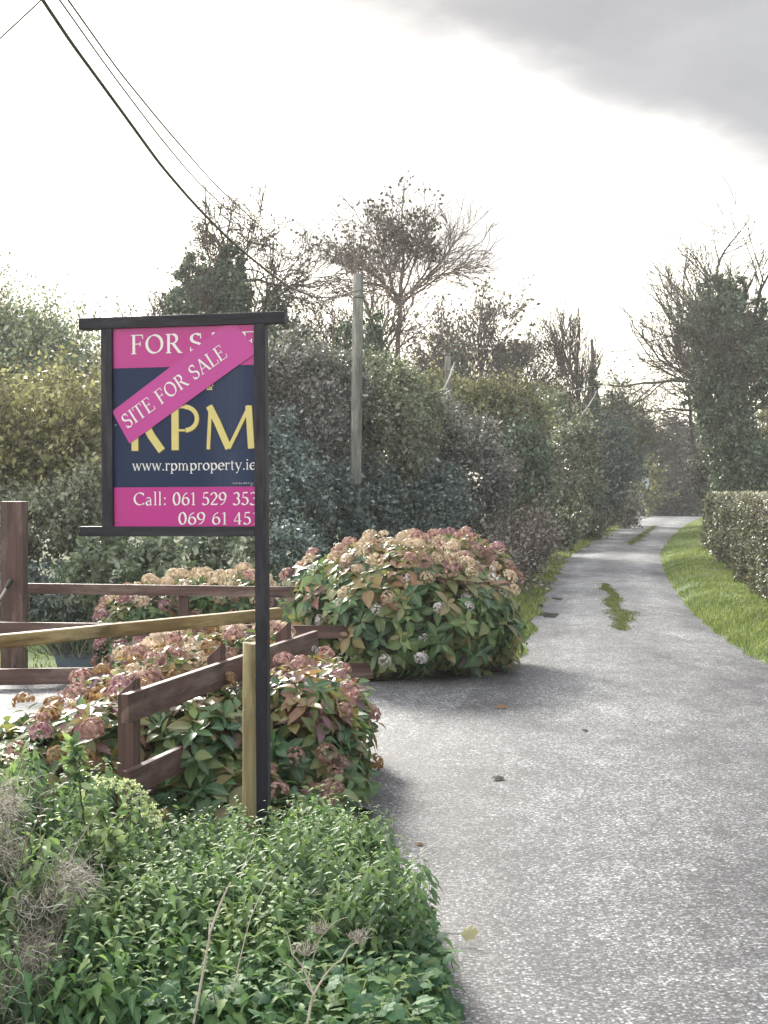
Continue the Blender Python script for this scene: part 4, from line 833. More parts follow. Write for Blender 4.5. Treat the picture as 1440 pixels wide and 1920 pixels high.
# ------------------------------------------------------------------ clipped hedge on the right
CH = thing('clipped_hedge', 'long square trimmed hedge with a flat pale top on the right', 'hedge', (hb[0][0], hb[0][1], 0))
def clipped():
    n = 130000; L0, L1 = 0.0, (hb[0][1] - 14.2) / -hdir[1]; Wd, Ht = 2.2, 1.50
    nr = np.array([hdir[1], -hdir[0]]);  # points toward road?
    if nr[0] > 0: nr = -nr
    fpx = rng.random(n); s = L1 * (1 - fpx ** 1.5); part = rng.random(n); pos = np.zeros((n, 3)); nn = np.zeros((n, 3)); dp = np.abs(rng.normal(size=n)) * .07
    front = part < .62; top = (part >= .62) & (part < .90); end = part >= .90
    u = rng.random(n)
    bulge = .07 * np.sin(s * 2.1) + .05 * np.sin(s * 5.3 + 1) + .04 * np.sin(s * 1.1 + u * 5)
    h = Ht + .03 * np.sin(s * 1.7) + .02 * np.sin(s * 4.1)
    rs = .16   # shoulder radius
    zf = h * u; inset = np.where(zf > h - rs, rs - np.sqrt(np.maximum(rs ** 2 - (zf - h + rs) ** 2, 0)), 0) 
    off_f = -inset - dp + bulge
    base = np.array(hb[0])[None] + hdir[None] * s[:, None]
    pf = np.column_stack([base + nr[None] * off_f[:, None], zf])
    wv = u * Wd; zt2 = h - dp - np.where(wv < rs, rs - np.sqrt(np.maximum(rs ** 2 - (rs - wv) ** 2, 0)), 0)
    ptp = np.column_stack([base - nr[None] * (wv - bulge * 0)[:, None], zt2])
    se = .12 * rng.random(n); pe_ = np.column_stack([np.array(hb[0])[None] + hdir[None] * (dp + .04 * np.sin(u * 9))[:, None] - nr[None] * wv[:, None], h * rng.random(n)])
    pos = np.where(front[:, None], pf, np.where(top[:, None], ptp, pe_))
    nn = np.where(front[:, None], np.array([nr[0], nr[1], .1]), np.where(top[:, None], np.array([0, 0, 1.]), np.array([-hdir[0], -hdir[1], .1])))
    Dd = pos[:, 1]; sz = 6.0 * Dd / F * (.6 + .8 * rng.random(n))
    # thin places: drop leaves where noise is low
    nz = np.sin(pos[:, 1] * 3.3 + pos[:, 2] * 2) + np.sin(pos[:, 1] * 8.1 + 3 * pos[:, 2] + 2) + np.sin(pos[:, 2] * 7 + pos[:, 1] * 1.3); keep = top | (nz + rng.normal(size=n) * .8 > -1.3)
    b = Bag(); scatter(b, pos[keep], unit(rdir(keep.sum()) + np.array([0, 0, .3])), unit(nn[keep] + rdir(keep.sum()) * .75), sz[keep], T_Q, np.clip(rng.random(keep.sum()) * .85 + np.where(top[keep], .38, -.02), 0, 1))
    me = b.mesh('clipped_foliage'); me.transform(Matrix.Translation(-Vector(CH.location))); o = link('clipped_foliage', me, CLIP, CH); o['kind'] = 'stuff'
    m = 2500; s2 = L1 * (1 - rng.random(m) ** 1.5); z = rng.random(m) * 1.3; p0 = np.column_stack([np.array(hb[0])[None] + hdir[None] * s2[:, None] - nr[None] * (.10 + .25 * rng.random(m))[:, None], z])
    d = unit(np.column_stack([nr[None] * .5 + rng.normal(size=(m, 2)) * .5, .7 + .5 * rng.random(m)])); pts = np.stack([p0 + d * k * .09 + rng.normal(size=(m, 3)) * .012 for k in range(4)], 1)
    b = Bag(); b.tube(pts, np.full((m, 4), .006), 3); me = b.mesh('stems'); me.transform(Matrix.Translation(-Vector(CH.location))); o = link('stems', me, TWIG, CH); o['kind'] = 'stuff'
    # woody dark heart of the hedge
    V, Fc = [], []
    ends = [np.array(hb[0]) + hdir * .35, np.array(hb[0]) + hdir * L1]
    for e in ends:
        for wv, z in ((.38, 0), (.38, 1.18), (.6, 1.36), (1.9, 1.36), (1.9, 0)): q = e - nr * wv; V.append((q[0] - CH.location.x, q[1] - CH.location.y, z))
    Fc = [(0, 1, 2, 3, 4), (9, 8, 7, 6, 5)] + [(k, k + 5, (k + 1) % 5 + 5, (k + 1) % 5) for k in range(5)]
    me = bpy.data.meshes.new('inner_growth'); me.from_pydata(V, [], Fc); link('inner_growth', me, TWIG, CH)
clipped()

# ------------------------------------------------------------------ hydrangeas
def const_leaf(tpl, rnd, name, mat):
    V, Fc, Mi = tpl; me = mesh_np(name, V, [Fc], {'rnd': np.full(len(V), rnd), 'mid': Mi}); me.materials.append(mat); return me
HL = {}
def leaf_meshes(mat):
    if mat.name not in HL:
        HL[mat.name] = [const_leaf(leaf_tpl(.27 + .05 * (k % 3), .12 + .12 * (k % 4), .06 + .04 * (k % 3), 4, .42 + .04 * (k % 3), wave=.015), (k + .5) / 14, 'leaf', mat) for k in range(14)]
    return HL[mat.name]
def flower_mesh(mat, seed, nfl=64, lace=False):
    rg = np.random.default_rng(seed); b = Bag()
    d = unit(rg.normal(size=(nfl * 3, 3)) * np.array([1, 1, .7]) + np.array([0, 0, .25])); d = d[d[:, 2] > -.25][:nfl]
    if lace: d = unit(np.column_stack([np.cos(np.arange(10) * .63), np.sin(np.arange(10) * .63), np.full(10, .3)]))
    rad_ = 1 if not lace else 1.0; c = d * rad_ * np.array([1, 1, .72]) * (.88 + .24 * rg.random((len(d), 1))); fs = .24 if not lace else .40
    u = unit(np.cross(d, rg.normal(size=d.shape))); v = np.cross(d, u); fr = np.repeat(rg.random(len(d)), 4)
    pos, xd, zd = [], [], []
    for a in range(4):
        th = a * math.pi / 2; q = u * math.cos(th) + v * math.sin(th); pos.append(c); xd.append(unit(q + d * .12)); zd.append(d)
    pos = np.stack(pos, 1).reshape(-1, 3); xd = np.stack(xd, 1).reshape(-1, 3); zd = np.stack(zd, 1).reshape(-1, 3)
    scatter(b, pos, xd, zd, fs * (.8 + .4 * np.repeat(rg.random(len(d)), 4)), T_Q, np.clip(fr * .8 + .1 + rg.normal(size=len(fr)) * .06, 0, 1), 1.5)
    if lace:
        k = 40; pp = np.column_stack([rg.normal(size=(k, 2)) * .38, .25 + .1 * rg.random(k)]); scatter(b, pp, rg.normal(size=(k, 3)), np.tile([0, 0, 1.], (k, 1)), .12, T_Q, np.full(k, .2), 1.5)
    me = b.mesh('flower_head'); me.materials.append(mat); return me
FLW = {k: [flower_mesh(m_, 10 * i + j) for j in range(3)] for i, (k, m_) in enumerate({'cream': CREAM, 'pink': PINKB, 'white': WHITEP, 'brown': BROWNP, 'mauve': MAUVE}.items())}
FLW['lace'] = [flower_mesh(WHITEP, 90 + j, 30) for j in range(3)]
def basis(x, z, p, s, sy=1.0):
    x = x / np.linalg.norm(x); y = np.cross(z, x); y /= max(np.linalg.norm(y), 1e-6); z = np.cross(x, y)
    return Matrix(((x[0] * s, y[0] * s * sy, z[0] * s, p[0]), (x[1] * s, y[1] * s * sy, z[1] * s, p[1]), (x[2] * s, y[2] * s * sy, z[2] * s, p[2]), (0, 0, 0, 1)))
def hydrangea(label, L, leaf_m, head_m, n_stuff, seed, red, flowers, fprob, n_parts=290, head_max=130, group='hydrangea shrubs'):
    """red(p)->0..1 share of autumn leaves, flowers(p)->kind"""
    global rng
    rg = np.random.default_rng(seed); Lw = lumps_px(L); c0 = Lw[0][0]; zmin = 0.02
    root = thing('hydrangea', label, 'shrub', (c0[0], c0[1], 0), group); off = np.array(root.location)
    def tips(m, q0, q1):
        ar = np.array([r[0] * r[2] + r[1] * r[0] for c, r in Lw]); ar /= ar.sum(); Pp, Nn = [], []
        for k, (c, r) in enumerate(Lw):
            n = int(m * ar[k] * 2.2) + 4; d = unit(rg.normal(size=(n, 3))); rad_ = (1 + .17 * dnoise(d, seed + k, 2.6)) * (q0 + (q1 - q0) * rg.random(n))
            p = c + d * rad_[:, None] * r; nn = unit((p - c) / r ** 2)
            ok = p[:, 2] > zmin + .04
            for k2, (c2, r2) in enumerate(Lw):      # not buried in another lump
                if k2 != k: ok &= (((p - c2) / r2) ** 2).sum(1) > .72 * q0
            Pp.append(p[ok]); Nn.append(nn[ok])
        return np.concatenate(Pp), np.concatenate(Nn)
    p, nn = tips(400, .93, 1.06); view = unit(np.array([0, 0, EYE]) - p); face = (nn * view).sum(1) + .25 * nn[:, 2]
    sp = head_m * 1.15; chosen = []; order = np.argsort(-face + rg.random(len(p)) * .5)
    nl = 0; nh = 0
    for i in order:
        if face[i] < -.15: continue
        if any(np.linalg.norm(p[i] - p[j]) < sp for j in chosen): continue
        chosen.append(i)
        if len(chosen) >= n_parts * .55: break
    xG, xR = Bag(), Bag()
    for i in chosen:
        ax = unit(nn[i] * .75 + np.array([0, 0, .45]) + rg.normal(size=3) * .18); u = unit(np.cross(ax, rg.normal(size=3))); v = np.cross(ax, u)
        rd = red(p[i]) > rg.random(); lm = leaf_meshes(HYR if rd else HYD); ci = rg.integers(0, 14); az0 = rg.random() * 6.28
        for k in range(6):
            el = R((12, 12, 28, 28, 50, 50)[k] + rg.normal() * 8 - 14); az = az0 + math.pi * (k % 2) + (k // 2) * 1.57 + rg.normal() * .15
            q = u * math.cos(az) + v * math.sin(az); xd = q * math.cos(el) + ax * math.sin(el) + np.array([0, 0, -.12])
            zd = ax * math.cos(el) - q * math.sin(el); s = leaf_m * (1.1, 1.05, .95, .9, .6, .55)[k] * (.8 + .4 * rg.random())
            if nl >= n_parts:
                scatter(xR if rd else xG, (p[i] - off - ax * .03 * (2 - k // 2) + xd * .008)[None], unit(xd)[None], zd[None], np.array([s]), T_L, np.array([np.clip(ci + rg.integers(-2, 3), 0, 13) / 14])); continue
            me = lm[int(np.clip(ci + rg.integers(-2, 3), 0, 13))]; o = bpy.data.objects.new('leaf', me); C.objects.link(o); o.parent = root
            o.matrix_local = basis(unit(xd), zd, p[i] - off - ax * .03 * (2 - k // 2) + xd * .008, s); nl += 1
        if rg.random() < fprob(p[i]) and nh < head_max:
            kd = flowers(p[i], rg); s = head_m * (.75 + .4 * rg.random()) * (.42 if kd == 'lace' else (.5 if kd == 'white' else .62))
            o = bpy.data.objects.new('flower_head', FLW[kd][rg.integers(0, 3)]); C.objects.link(o); o.parent = root
            o.matrix_local = basis(u, ax, p[i] - off + ax * (.035 + s * .35), s); nh += 1
    # the rest of the leaves as one mass
    bG, bR, bS = xG, xR, Bag(); k = n_stuff // 6; p2, n2 = tips(int(k * 1.1), .55, 1.0); sel = rg.permutation(len(p2))[:k]; p2, n2 = p2[sel], n2[sel]
    keep_rng = rng
    ax = unit(n2 * .8 + np.array([0, 0, .4]) + rg.normal(size=n2.shape) * .25); u = unit(np.cross(ax, rg.normal(size=n2.shape))); v = np.cross(ax, u); rdv = np.array([red(q) for q in p2]) > rg.random(len(p2)); cc = rg.random(len(p2))
    for j in range(6):
        el = np.radians((8, 8, 25, 25, 45, 45)[j] - 12 + rg.normal(size=len(p2)) * 10)[:, None]; az = (math.pi * (j % 2) + (j // 2) * 1.57 + rg.normal(size=len(p2)) * .2)[:, None]
        q = u * np.cos(az) + v * np.sin(az); xd = q * np.cos(el) + ax * np.sin(el); zd = ax * np.cos(el) - q * np.sin(el); s = leaf_m * (1.05, 1.05, .9, .9, .65, .6)[j] * (.7 + .5 * rg.random(len(p2)))
        for bb, mk_ in ((bG, ~rdv), (bR, rdv)):
            if mk_.any(): scatter(bb, (p2 - off)[mk_], xd[mk_], zd[mk_], s[mk_], T_M, np.clip(cc[mk_] + rg.normal(size=mk_.sum()) * .12, 0, 1))
    for nm, bb, mt in (('leaves', bG, HYD), ('autumn_leaves', bR, HYR)):
        if bb.V: o = link(nm, bb.mesh(nm), mt, root); o['kind'] = 'stuff'
    m = 90; st = rg.permutation(len(p2))[:m]; b0 = np.column_stack([off[0] * 0 + (p2[st] - off)[:, 0] * .35, (p2[st] - off)[:, 1] * .35, np.zeros(len(st))]); e = p2[st] - off
    pts = np.stack([b0 * (1 - t) + e * t + np.array([0, 0, 0.12 * math.sin(t * 3.1)]) for t in np.linspace(0, 1, 5)], 1); bS.tube(pts, np.full((len(st), 5), .006), 4); o = link('stems', bS.mesh('stems'), TWIG, root); o['kind'] = 'stuff'
    return root
def pick(rg, **k): ks = list(k); w_ = np.array([k[x] for x in ks], float); return ks[rg.choice(len(ks), p=w_ / w_.sum())]
# big dome across the driveway
hydrangea('largest domed hydrangea, green below and cream topped, across the driveway mouth', [(760, 1150, 12.2, 185, 130, .95), (640, 1130, 12.4, 100, 100, .7), (870, 1160, 12.3, 92, 118, .8), (740, 1075, 12.6, 130, 66, .7), (930, 1190, 12.6, 44, 88, .6)],
   .140, .100, 6600, 71, lambda p: np.clip((p[2] - .55) * 1.7, .08, .85), lambda p, rg: pick(rg, cream=5, pink=1.5, white=.4) if p[2] > .95 else (pick(rg, cream=3, pink=1, lace=1.5) if p[2] > .7 else pick(rg, white=1, lace=1.3)), lambda p: .95 if p[2] > .85 else (.5 if p[2] > .6 else .16))
hydrangea('deep pink leaved hydrangea crowning the back right of the big dome', [(850, 1045, 13.1, 80, 38, .5), (915, 1090, 13.1, 48, 70, .5)], .13, .10, 1100, 72, lambda p: .85, lambda p, rg: pick(rg, pink=2, mauve=1), lambda p: .35, 220, 30)
hydrangea('flat topped hydrangea with yellow cream heads behind the fence rails', [(390, 1130, 13.2, 95, 46, .5), (300, 1145, 13.0, 80, 50, .5), (455, 1125, 13.2, 50, 46, .5), (240, 1165, 12.9, 44, 40, .4)], .12, .11, 1900, 73, lambda p: .12,
   lambda p, rg: pick(rg, cream=4, pink=.4) if p[2] > .62 else pick(rg, pink=3, mauve=1, cream=1), lambda p: .9, 260, 110)
hydrangea('small hydrangea with round dusty mauve heads next to the blue grey trough', [(232, 1225, 11.7, 38, 34, .3), (270, 1235, 11.5, 30, 30, .3)], .12, .11, 300, 74, lambda p: .1, lambda p, rg: pick(rg, mauve=2, pink=2), lambda p: .95, 60, 24)
hydrangea('hydrangea with dried brown and cream heads between the rails and the brown fence', [(400, 1235, 9.6, 110, 46, .45), (310, 1265, 9.0, 80, 44, .45), (470, 1235, 9.6, 60, 50, .4), (210, 1310, 8.2, 70, 40, .4)], .13, .11, 2200, 75, lambda p: .72,
   lambda p, rg: pick(rg, cream=3, pink=2, brown=1), lambda p: .75, 280, 100)
hydrangea('hydrangea with bronze leaves and brown heads at the picture edge in front of the gravel', [(90, 1415, 6.9, 110, 80, .45), (210, 1390, 6.8, 90, 90, .45), (-20, 1430, 6.9, 80, 70, .45), (60, 1500, 6.6, 150, 90, .4)], .125, .085, 2300, 76, lambda p: np.clip((p[2] - .2) * 2., .1, .75),
   lambda p, rg: pick(rg, brown=3, mauve=1.3, pink=1), lambda p: .45, 290, 60)
hydrangea('dark green glossy hydrangea wedged behind the brown fence left of the tan post', [(370, 1420, 6.9, 120, 120, .45), (430, 1500, 6.7, 110, 90, .4), (330, 1530, 6.6, 110, 70, .4), (440, 1370, 7.3, 60, 90, .4)], .135, .075, 2700, 77, lambda p: np.clip((p[2] - .42) * 2.2, .03, .7),
   lambda p, rg: pick(rg, mauve=3, brown=1.5, lace=.8), lambda p: .13, 290, 14)
hydrangea('purple tinged hydrangea spilling towards the road right of the sign post', [(560, 1400, 7.2, 110, 150, .5), (610, 1350, 7.9, 80, 90, .45), (640, 1430, 7.3, 52, 90, .4), (570, 1530, 6.7, 90, 70, .4), (560, 1270, 8.6, 80, 44, .45), (650, 1330, 8.1, 36, 56, .3)], .120, .080, 3200, 78,
   lambda p: .75 if p[2] > .42 else .22, lambda p, rg: pick(rg, pink=3, brown=.8, mauve=1, white=.7) if p[2] < .6 else pick(rg, pink=2, brown=1.4, mauve=1), lambda p: .36, 290, 70)

# ------------------------------------------------------------------ foreground weeds
def bed_height(x, y): return .36 + .10 * np.sin(x * 3.1 + 1) * np.sin(y * 4 + .5) + .05 * np.sin(x * 9 + y * 5)
def nettles(name, label, xy, hts, leaf_m, mat, seed, stuff=True, tpl=T_N, step=.038, cat='nettles', lean=(0, 0), wide=1.0, stem_r=.0022, drop=.55):
    rg = np.random.default_rng(seed); b = Bag(); n = len(xy); K = 6
    az = rg.random(n) * 6.28; ln = .06 + .14 * rg.random(n); top = np.column_stack([xy[:, 0] + (np.cos(az) * ln + lean[0]) * hts, xy[:, 1] + (np.sin(az) * ln + lean[1]) * hts, hts])
    base = np.column_stack([xy, np.zeros(n)]); t = np.linspace(0, 1, K)[None, :, None]
    pts = base[:, None] * (1 - t) + top[:, None] * t + np.array([0, 0, .0]); pts[..., 0] += .03 * np.sin(t[..., 0] * 5 + az[:, None]) * t[..., 0]
    b.tube(pts, np.linspace(1, .4, K)[None] * np.full((n, 1), stem_r), 3, np.full(n, .25))
    pos, xd, zd, sz, rn = [], [], [], [], []
    m = (hts / step).astype(int); mx_ = m.max(); cr = rg.random(n)
    for k in range(mx_):
        ok = k < m; tt = 1 - (k + .2) * step / hts; ok &= tt > .12; tk = np.clip(tt, 0, 1)
        p = base * (1 - tk[:, None]) + top * tk[:, None]; p[:, 0] += .03 * np.sin(tk * 5 + az) * tk
        for s_ in (0, 1):
            a = az + k * 1.57 + s_ * math.pi + rg.normal(size=n) * .25; el = -.15 - drop * rg.random(n) + (.7 if k == 0 else (.3 if k == 1 else 0))
            x = np.column_stack([np.cos(a) * np.cos(el), np.sin(a) * np.cos(el), np.sin(el)]); z = np.column_stack([-np.cos(a) * np.sin(el), -np.sin(a) * np.sin(el), np.cos(el)]) + rg.normal(size=(n, 3)) * .2
            s = leaf_m * min(1, .35 + .22 * k) * (.75 + .5 * rg.random(n)); pos.append((p + x * .012)[ok]); xd.append(x[ok]); zd.append(z[ok]); sz.append(s[ok])
            rn.append(np.clip(cr * .4 + .45 - .10 * k + .1 * rg.random(n), 0.02, 1)[ok])
    scatter(b, np.concatenate(pos), np.concatenate(xd), np.concatenate(zd), np.concatenate(sz), tpl, np.concatenate(rn), wide)
    o = link(name, b.mesh(name), mat); return tag(o, label, cat, kind='stuff' if stuff else None)
def in_bed(n, x0, x1, y0, y1): return np.column_stack([x0 + (x1 - x0) * rng.random(n), y0 + (y1 - y0) * rng.random(n)])
def edge_x(y): return np.interp(y, [3.4, 4.2, 4.9, 5.4, 5.75, 6.05, 6.4], [.22, .22, .15, .04, -.09, -.22, -.34])
xy = in_bed(1150, -.95, .25, 3.7, 6.0); xy = xy[xy[:, 0] < edge_x(xy[:, 1]) - .03]
eg = edge_x(xy[:, 1]) - xy[:, 0]; h = np.interp(eg, [0, .15, .4, .8], [.16, .28, .34, .38]) * (.72 + .42 * rng.random(len(xy))) * np.interp(xy[:, 1], [3.7, 4.6, 5.3, 6], [.62, 1.0, .52, .22])
nettles('nettle_bed', 'dense bed of bright green stinging nettles filling the ground below the sign', xy, h, .100, NET, 81, step=.034)
xy = in_bed(160, -.6, .20, 4.9, 5.9); xy = xy[xy[:, 0] < edge_x(xy[:, 1]) - .05]
nettles('nettle_shoots', 'lighter nettle tops standing proud of the bed along the road edge', xy, .28 + .10 * rng.random(len(xy)), .085, NET, 82)
# low broad-leaved weeds at the bottom right of the bed
def lobed(nl=5, r=1.0, depth=.24):
    V = [(0, 0, 0)]; Fc = []; K = nl * 4
    for i in range(K + 1):
        a = R(-150 + 300 * i / K); q = .5 * (1 - depth * abs(math.sin((i / K) * nl * math.pi + math.pi / 2)) ** 1.4) ; V.append((.5 + q * math.cos(a), q * math.sin(a), -.25 * q * q + .03 * math.sin(i * 2.1)))
    V.append((.5, 0, .04)); c_ = len(V) - 1
    Fc = [(c_, i + 1, i + 2) for i in range(K)] + [(c_, 0, 1), (c_, K + 1, 0)]
    return (np.array(V), np.array(Fc), np.array([1] + [0] * (K + 1) + [1.]))
T_LOB = lobed()
def mallow(n, x0, x1, y0, y1, z0, z1, size, seed, name, label, mat=HYD, rs=.0):
    rg = np.random.default_rng(seed); xy = in_bed(n, x0, x1, y0, y1); xy = xy[xy[:, 0] < edge_x(xy[:, 1]) - .02]; n = len(xy); z = z0 + (z1 - z0) * rg.random(n)
    pos = np.column_stack([xy, z]); a = rg.random(n) * 6.28; x = np.column_stack([np.cos(a), np.sin(a), rg.normal(size=n) * .25]); up = np.column_stack([rg.normal(size=n) * .35, rg.normal(size=n) * .35 - .3, np.ones(n)])
    b = Bag(); scatter(b, pos, x, up, size * (.6 + .7 * rg.random(n)), T_LOB, np.clip(rg.random(n) + rs, 0, 1)); base = np.column_stack([xy + rg.normal(size=(n, 2)) * .03, np.zeros(n)])
    pts = np.stack([base, (base + pos) / 2 + rg.normal(size=(n, 3)) * .01, pos], 1); b.tube(pts, np.full((n, 3), .0018), 3, np.full(n, .6))
    return tag(link(name, b.mesh(name), mat), label, 'weeds', kind='stuff')
GREENW = mat_leaf('soft_green_lobed_leaf', [(.04, .11, .06), (.07, .18, .09), (.11, .24, .11), (.20, .32, .14)], .6, .35, .25, 3, True)
mallow(900, -.75, .24, 3.75, 4.55, .06, .22, .062, 83, 'lobed_weeds', 'low lobed leafed weeds carpeting the nearest corner of the verge', GREENW)
mallow(160, -.1, .26, 4.4, 5.3, .03, .12, .055, 84, 'lobed_weeds', 'low lobed leafed weeds fringing the tarmac edge', GREENW)
# the single yellow lobed leaf over the tarmac
b = Bag(); scatter(b, np.array([(0, 0, 0.)]), np.array([(1, -.2, .25)]), np.array([(0, -.7, 1.)]), .07, T_LOB, np.array([.95])); b.tube(np.array([[(-.16, .03, -.03), (-.08, .01, .005), (0, 0, 0)]]), np.full((1, 3), .0016), 4, np.array([.5]))
o = tag(link('yellow_leaf', b.mesh('yellow_leaf'), YELL), 'single yellow lobed leaf reaching out over the tarmac edge', 'leaf'); o.location = P(862, 1752, 4.85)
# tall weeds on the left
xy = in_bed(240, -2.1, -.72, 4.0, 5.5); hh = np.interp(xy[:, 0], [-2.1, -1.25, -1.0, -.72], [.66, .66, .56, .36]) * (.75 + .3 * rng.random(len(xy)))
nettles('leafy_weeds', 'tall tangle of fine leaved weeds at the left in front of the hydrangeas', xy, hh, .058, WEED, 85, step=.020, cat='weeds', tpl=T_M, wide=.9, drop=.8)
xy = in_bed(300, -1.9, -.6, 3.7, 4.5); nettles('nettle_patch', 'bluish nettles low in the nearest left part of the verge', xy, .24 + .18 * rng.random(len(xy)), .080, NET, 86)
xy = in_bed(300, -.8, .2, 4.2, 5.7); xy = xy[xy[:, 0] < edge_x(xy[:, 1]) - .04]
nettles('fine_weeds', 'pale fine leaved shoots mixed through the nettle bed', xy, np.interp(xy[:, 1], [4.2, 5.2, 5.7], [.36, .34, .24]) * (.8 + .5 * rng.random(len(xy))), .050, WEED, 88, step=.016, cat='weeds', tpl=T_M, wide=.8, drop=.7, stem_r=.0016)
xy = in_bed(45, -.9, .15, 4.1, 5.6); n = len(xy); blades('grass_wisps', np.column_stack([np.repeat(xy[:, 0], 7) + rng.normal(size=n * 7) * .02, np.repeat(xy[:, 1], 7) + rng.normal(size=n * 7) * .02]), .02, .30, GRASS, .004, .7, segs=5, label='thin grass wisps poking up through the nettle bed', cat='grass')
# tall dark stemmed weeds, each a thing
def tall_weed(label, px, pyt, pyb, D, lean, seed, leaf=.05, n=70):
    t = P(px, pyt, D); rg = np.random.default_rng(seed); base = np.array((t[0] - lean, D, 0.)); root = thing('tall_weed', label, 'weed', tuple(base), 'tall dark stemmed weeds'); t = t - base
    s = np.linspace(0, 1, 9); pts = np.stack([np.array([t[0] * q ** 1.1 + .012 * math.sin(q * 7 + seed), t[1] * q, t[2] * q]) for q in s]); b = Bag(); b.tube(pts[None], np.linspace(.0055, .0018, 9)[None], 6)
    m = 22; lv = Bag(); tq = .22 + .76 * rg.random(m); az = rg.random(m) * 6.28; p0 = np.array([np.interp(tq, s, pts[:, k]) for k in range(3)]).T; d = np.column_stack([np.cos(az), np.sin(az), .8 + .5 * rg.random(m)]); d = unit(d); L_ = (.05 + .16 * (1 - tq))
    bp = np.stack([p0 + d * (L_ * k / 4)[:, None] + np.array([0, 0, -.015 * k * k * .3]) for k in range(5)], 1); b.tube(bp, np.full((m, 5), .0013), 3); link('stem', b.mesh('stem', True), mat_plain('dark_stem', (.06, .045, .04), .6), root)
    q = np.repeat(np.arange(m), n // 10); u = rg.random(len(q)); pp = bp[q, 0] * (1 - u[:, None]) + bp[q, 4] * u[:, None] + rg.normal(size=(len(q), 3)) * .008; k2 = 120; tt_ = .3 + .7 * rg.random(k2) ** .6; ps = np.array([np.interp(tt_, s, pts[:, k]) for k in range(3)]).T
    pp = np.concatenate([pp, ps]); x = unit(rg.normal(size=pp.shape) + np.array([0, 0, .3])); scatter(lv, pp, x, unit(rg.normal(size=pp.shape) + np.array([0, 0, 1.2])), leaf * (.5 + .7 * rg.random(len(pp))), T_M, rg.random(len(pp)))
    o = link('foliage', lv.mesh('foliage'), WEED, root); o['kind'] = 'stuff'; return root
tall_weed('tallest feathery weed at the left reaching up to the hydrangea heads', 128, 1392, 1900, 4.75, -.16, 1)
tall_weed('dark stemmed weed just right of the tallest feathery one', 188, 1520, 1900, 4.6, -.12, 2)
tall_weed('short bushy weed below the lower fence board end', 300, 1600, 1900, 4.9, -.05, 3)
tall_weed('drooping weed at the picture edge behind the dry fluff', 20, 1470, 1900, 4.8, .04, 4)
# pale umbels
def umbel(label, c, r, seed, mat, stem_to, tilt=(0, 0, 1), rays=22, dots=14, rr3=.0012, ds=.007, name='umbellifer'):
    rg = np.random.default_rng(seed); c = np.array(c); root = thing(name, label, 'plant', (stem_to[0], stem_to[1], 0)); off = np.array((stem_to[0], stem_to[1], 0.)); b = Bag(); up = unit(np.array(tilt, float)); u = unit(np.cross(up, [0.3, 1, .1])); v = np.cross(up, u)
    az = np.arange(rays) * 2.4; rd_ = np.sqrt((np.arange(rays) + .5) / rays); e = c + (u[None] * np.cos(az)[:, None] + v[None] * np.sin(az)[:, None]) * (r * rd_)[:, None] + up * (r * .35 * (1 - .7 * rd_ ** 2 + .25 * rg.random(rays)))[:, None]
    s = c - off; base = np.array((0, 0, 0.)); pts = np.stack([base * (1 - t) + s * t + np.array([.03 * math.sin(t * 3), 0, .0]) * (1 - t) for t in np.linspace(0, 1, 7)]); b.tube(pts[None], np.linspace(.0045, .0026, 7)[None], 6, np.array([.4]))
    rp = np.stack([np.tile(s, (rays, 1)) * (1 - t) + (e - off) * t + up * (r * .12 * math.sin(t * 3.14)) for t in np.linspace(0, 1, 4)], 1); b.tube(rp, np.full((rays, 4), rr3), 3, np.full(rays, .5)); link('stem', b.mesh('stem', True), mat[0], root)
    pp = np.repeat(e - off, dots, 0) + rg.normal(size=(rays * dots, 3)) * .0055 * np.array([1, 1, .5]); l = Bag(); scatter(l, pp, rg.normal(size=pp.shape), unit(rg.normal(size=pp.shape) + up), ds * (.5 + .6 * rg.random(len(pp))), T_Q, rg.random(len(pp)), 1.6); o = link('florets', l.mesh('florets'), mat[1], root); o['kind'] = 'stuff'
PALEG = mat_leaf('pale_green_umbel', [(.30, .38, .20), (.48, .55, .34), (.66, .70, .52), (.80, .82, .70)], .5, .4, .2, 8)
a = P(248, 1500, 4.95); umbel('pale green umbel flower nearest the lower fence board', a, .085, 5, (WEED, PALEG), (a[0] - .06, 4.9), (.7, -.2, .7), 20, 26, ds=.010)
a = P(205, 1478, 4.9); umbel('pale green umbel flower beside the tallest feathery weed', a, .065, 6, (WEED, PALEG), (a[0] - .03, 4.9), (.2, -.1, 1), 14, 24, ds=.010)
a = P(283, 1530, 4.97); umbel('small pale umbel flower lowest of the three by the board end', a, .055, 7, (WEED, PALEG), (a[0] - .05, 4.9), (.8, -.2, .5), 13, 22, ds=.010)
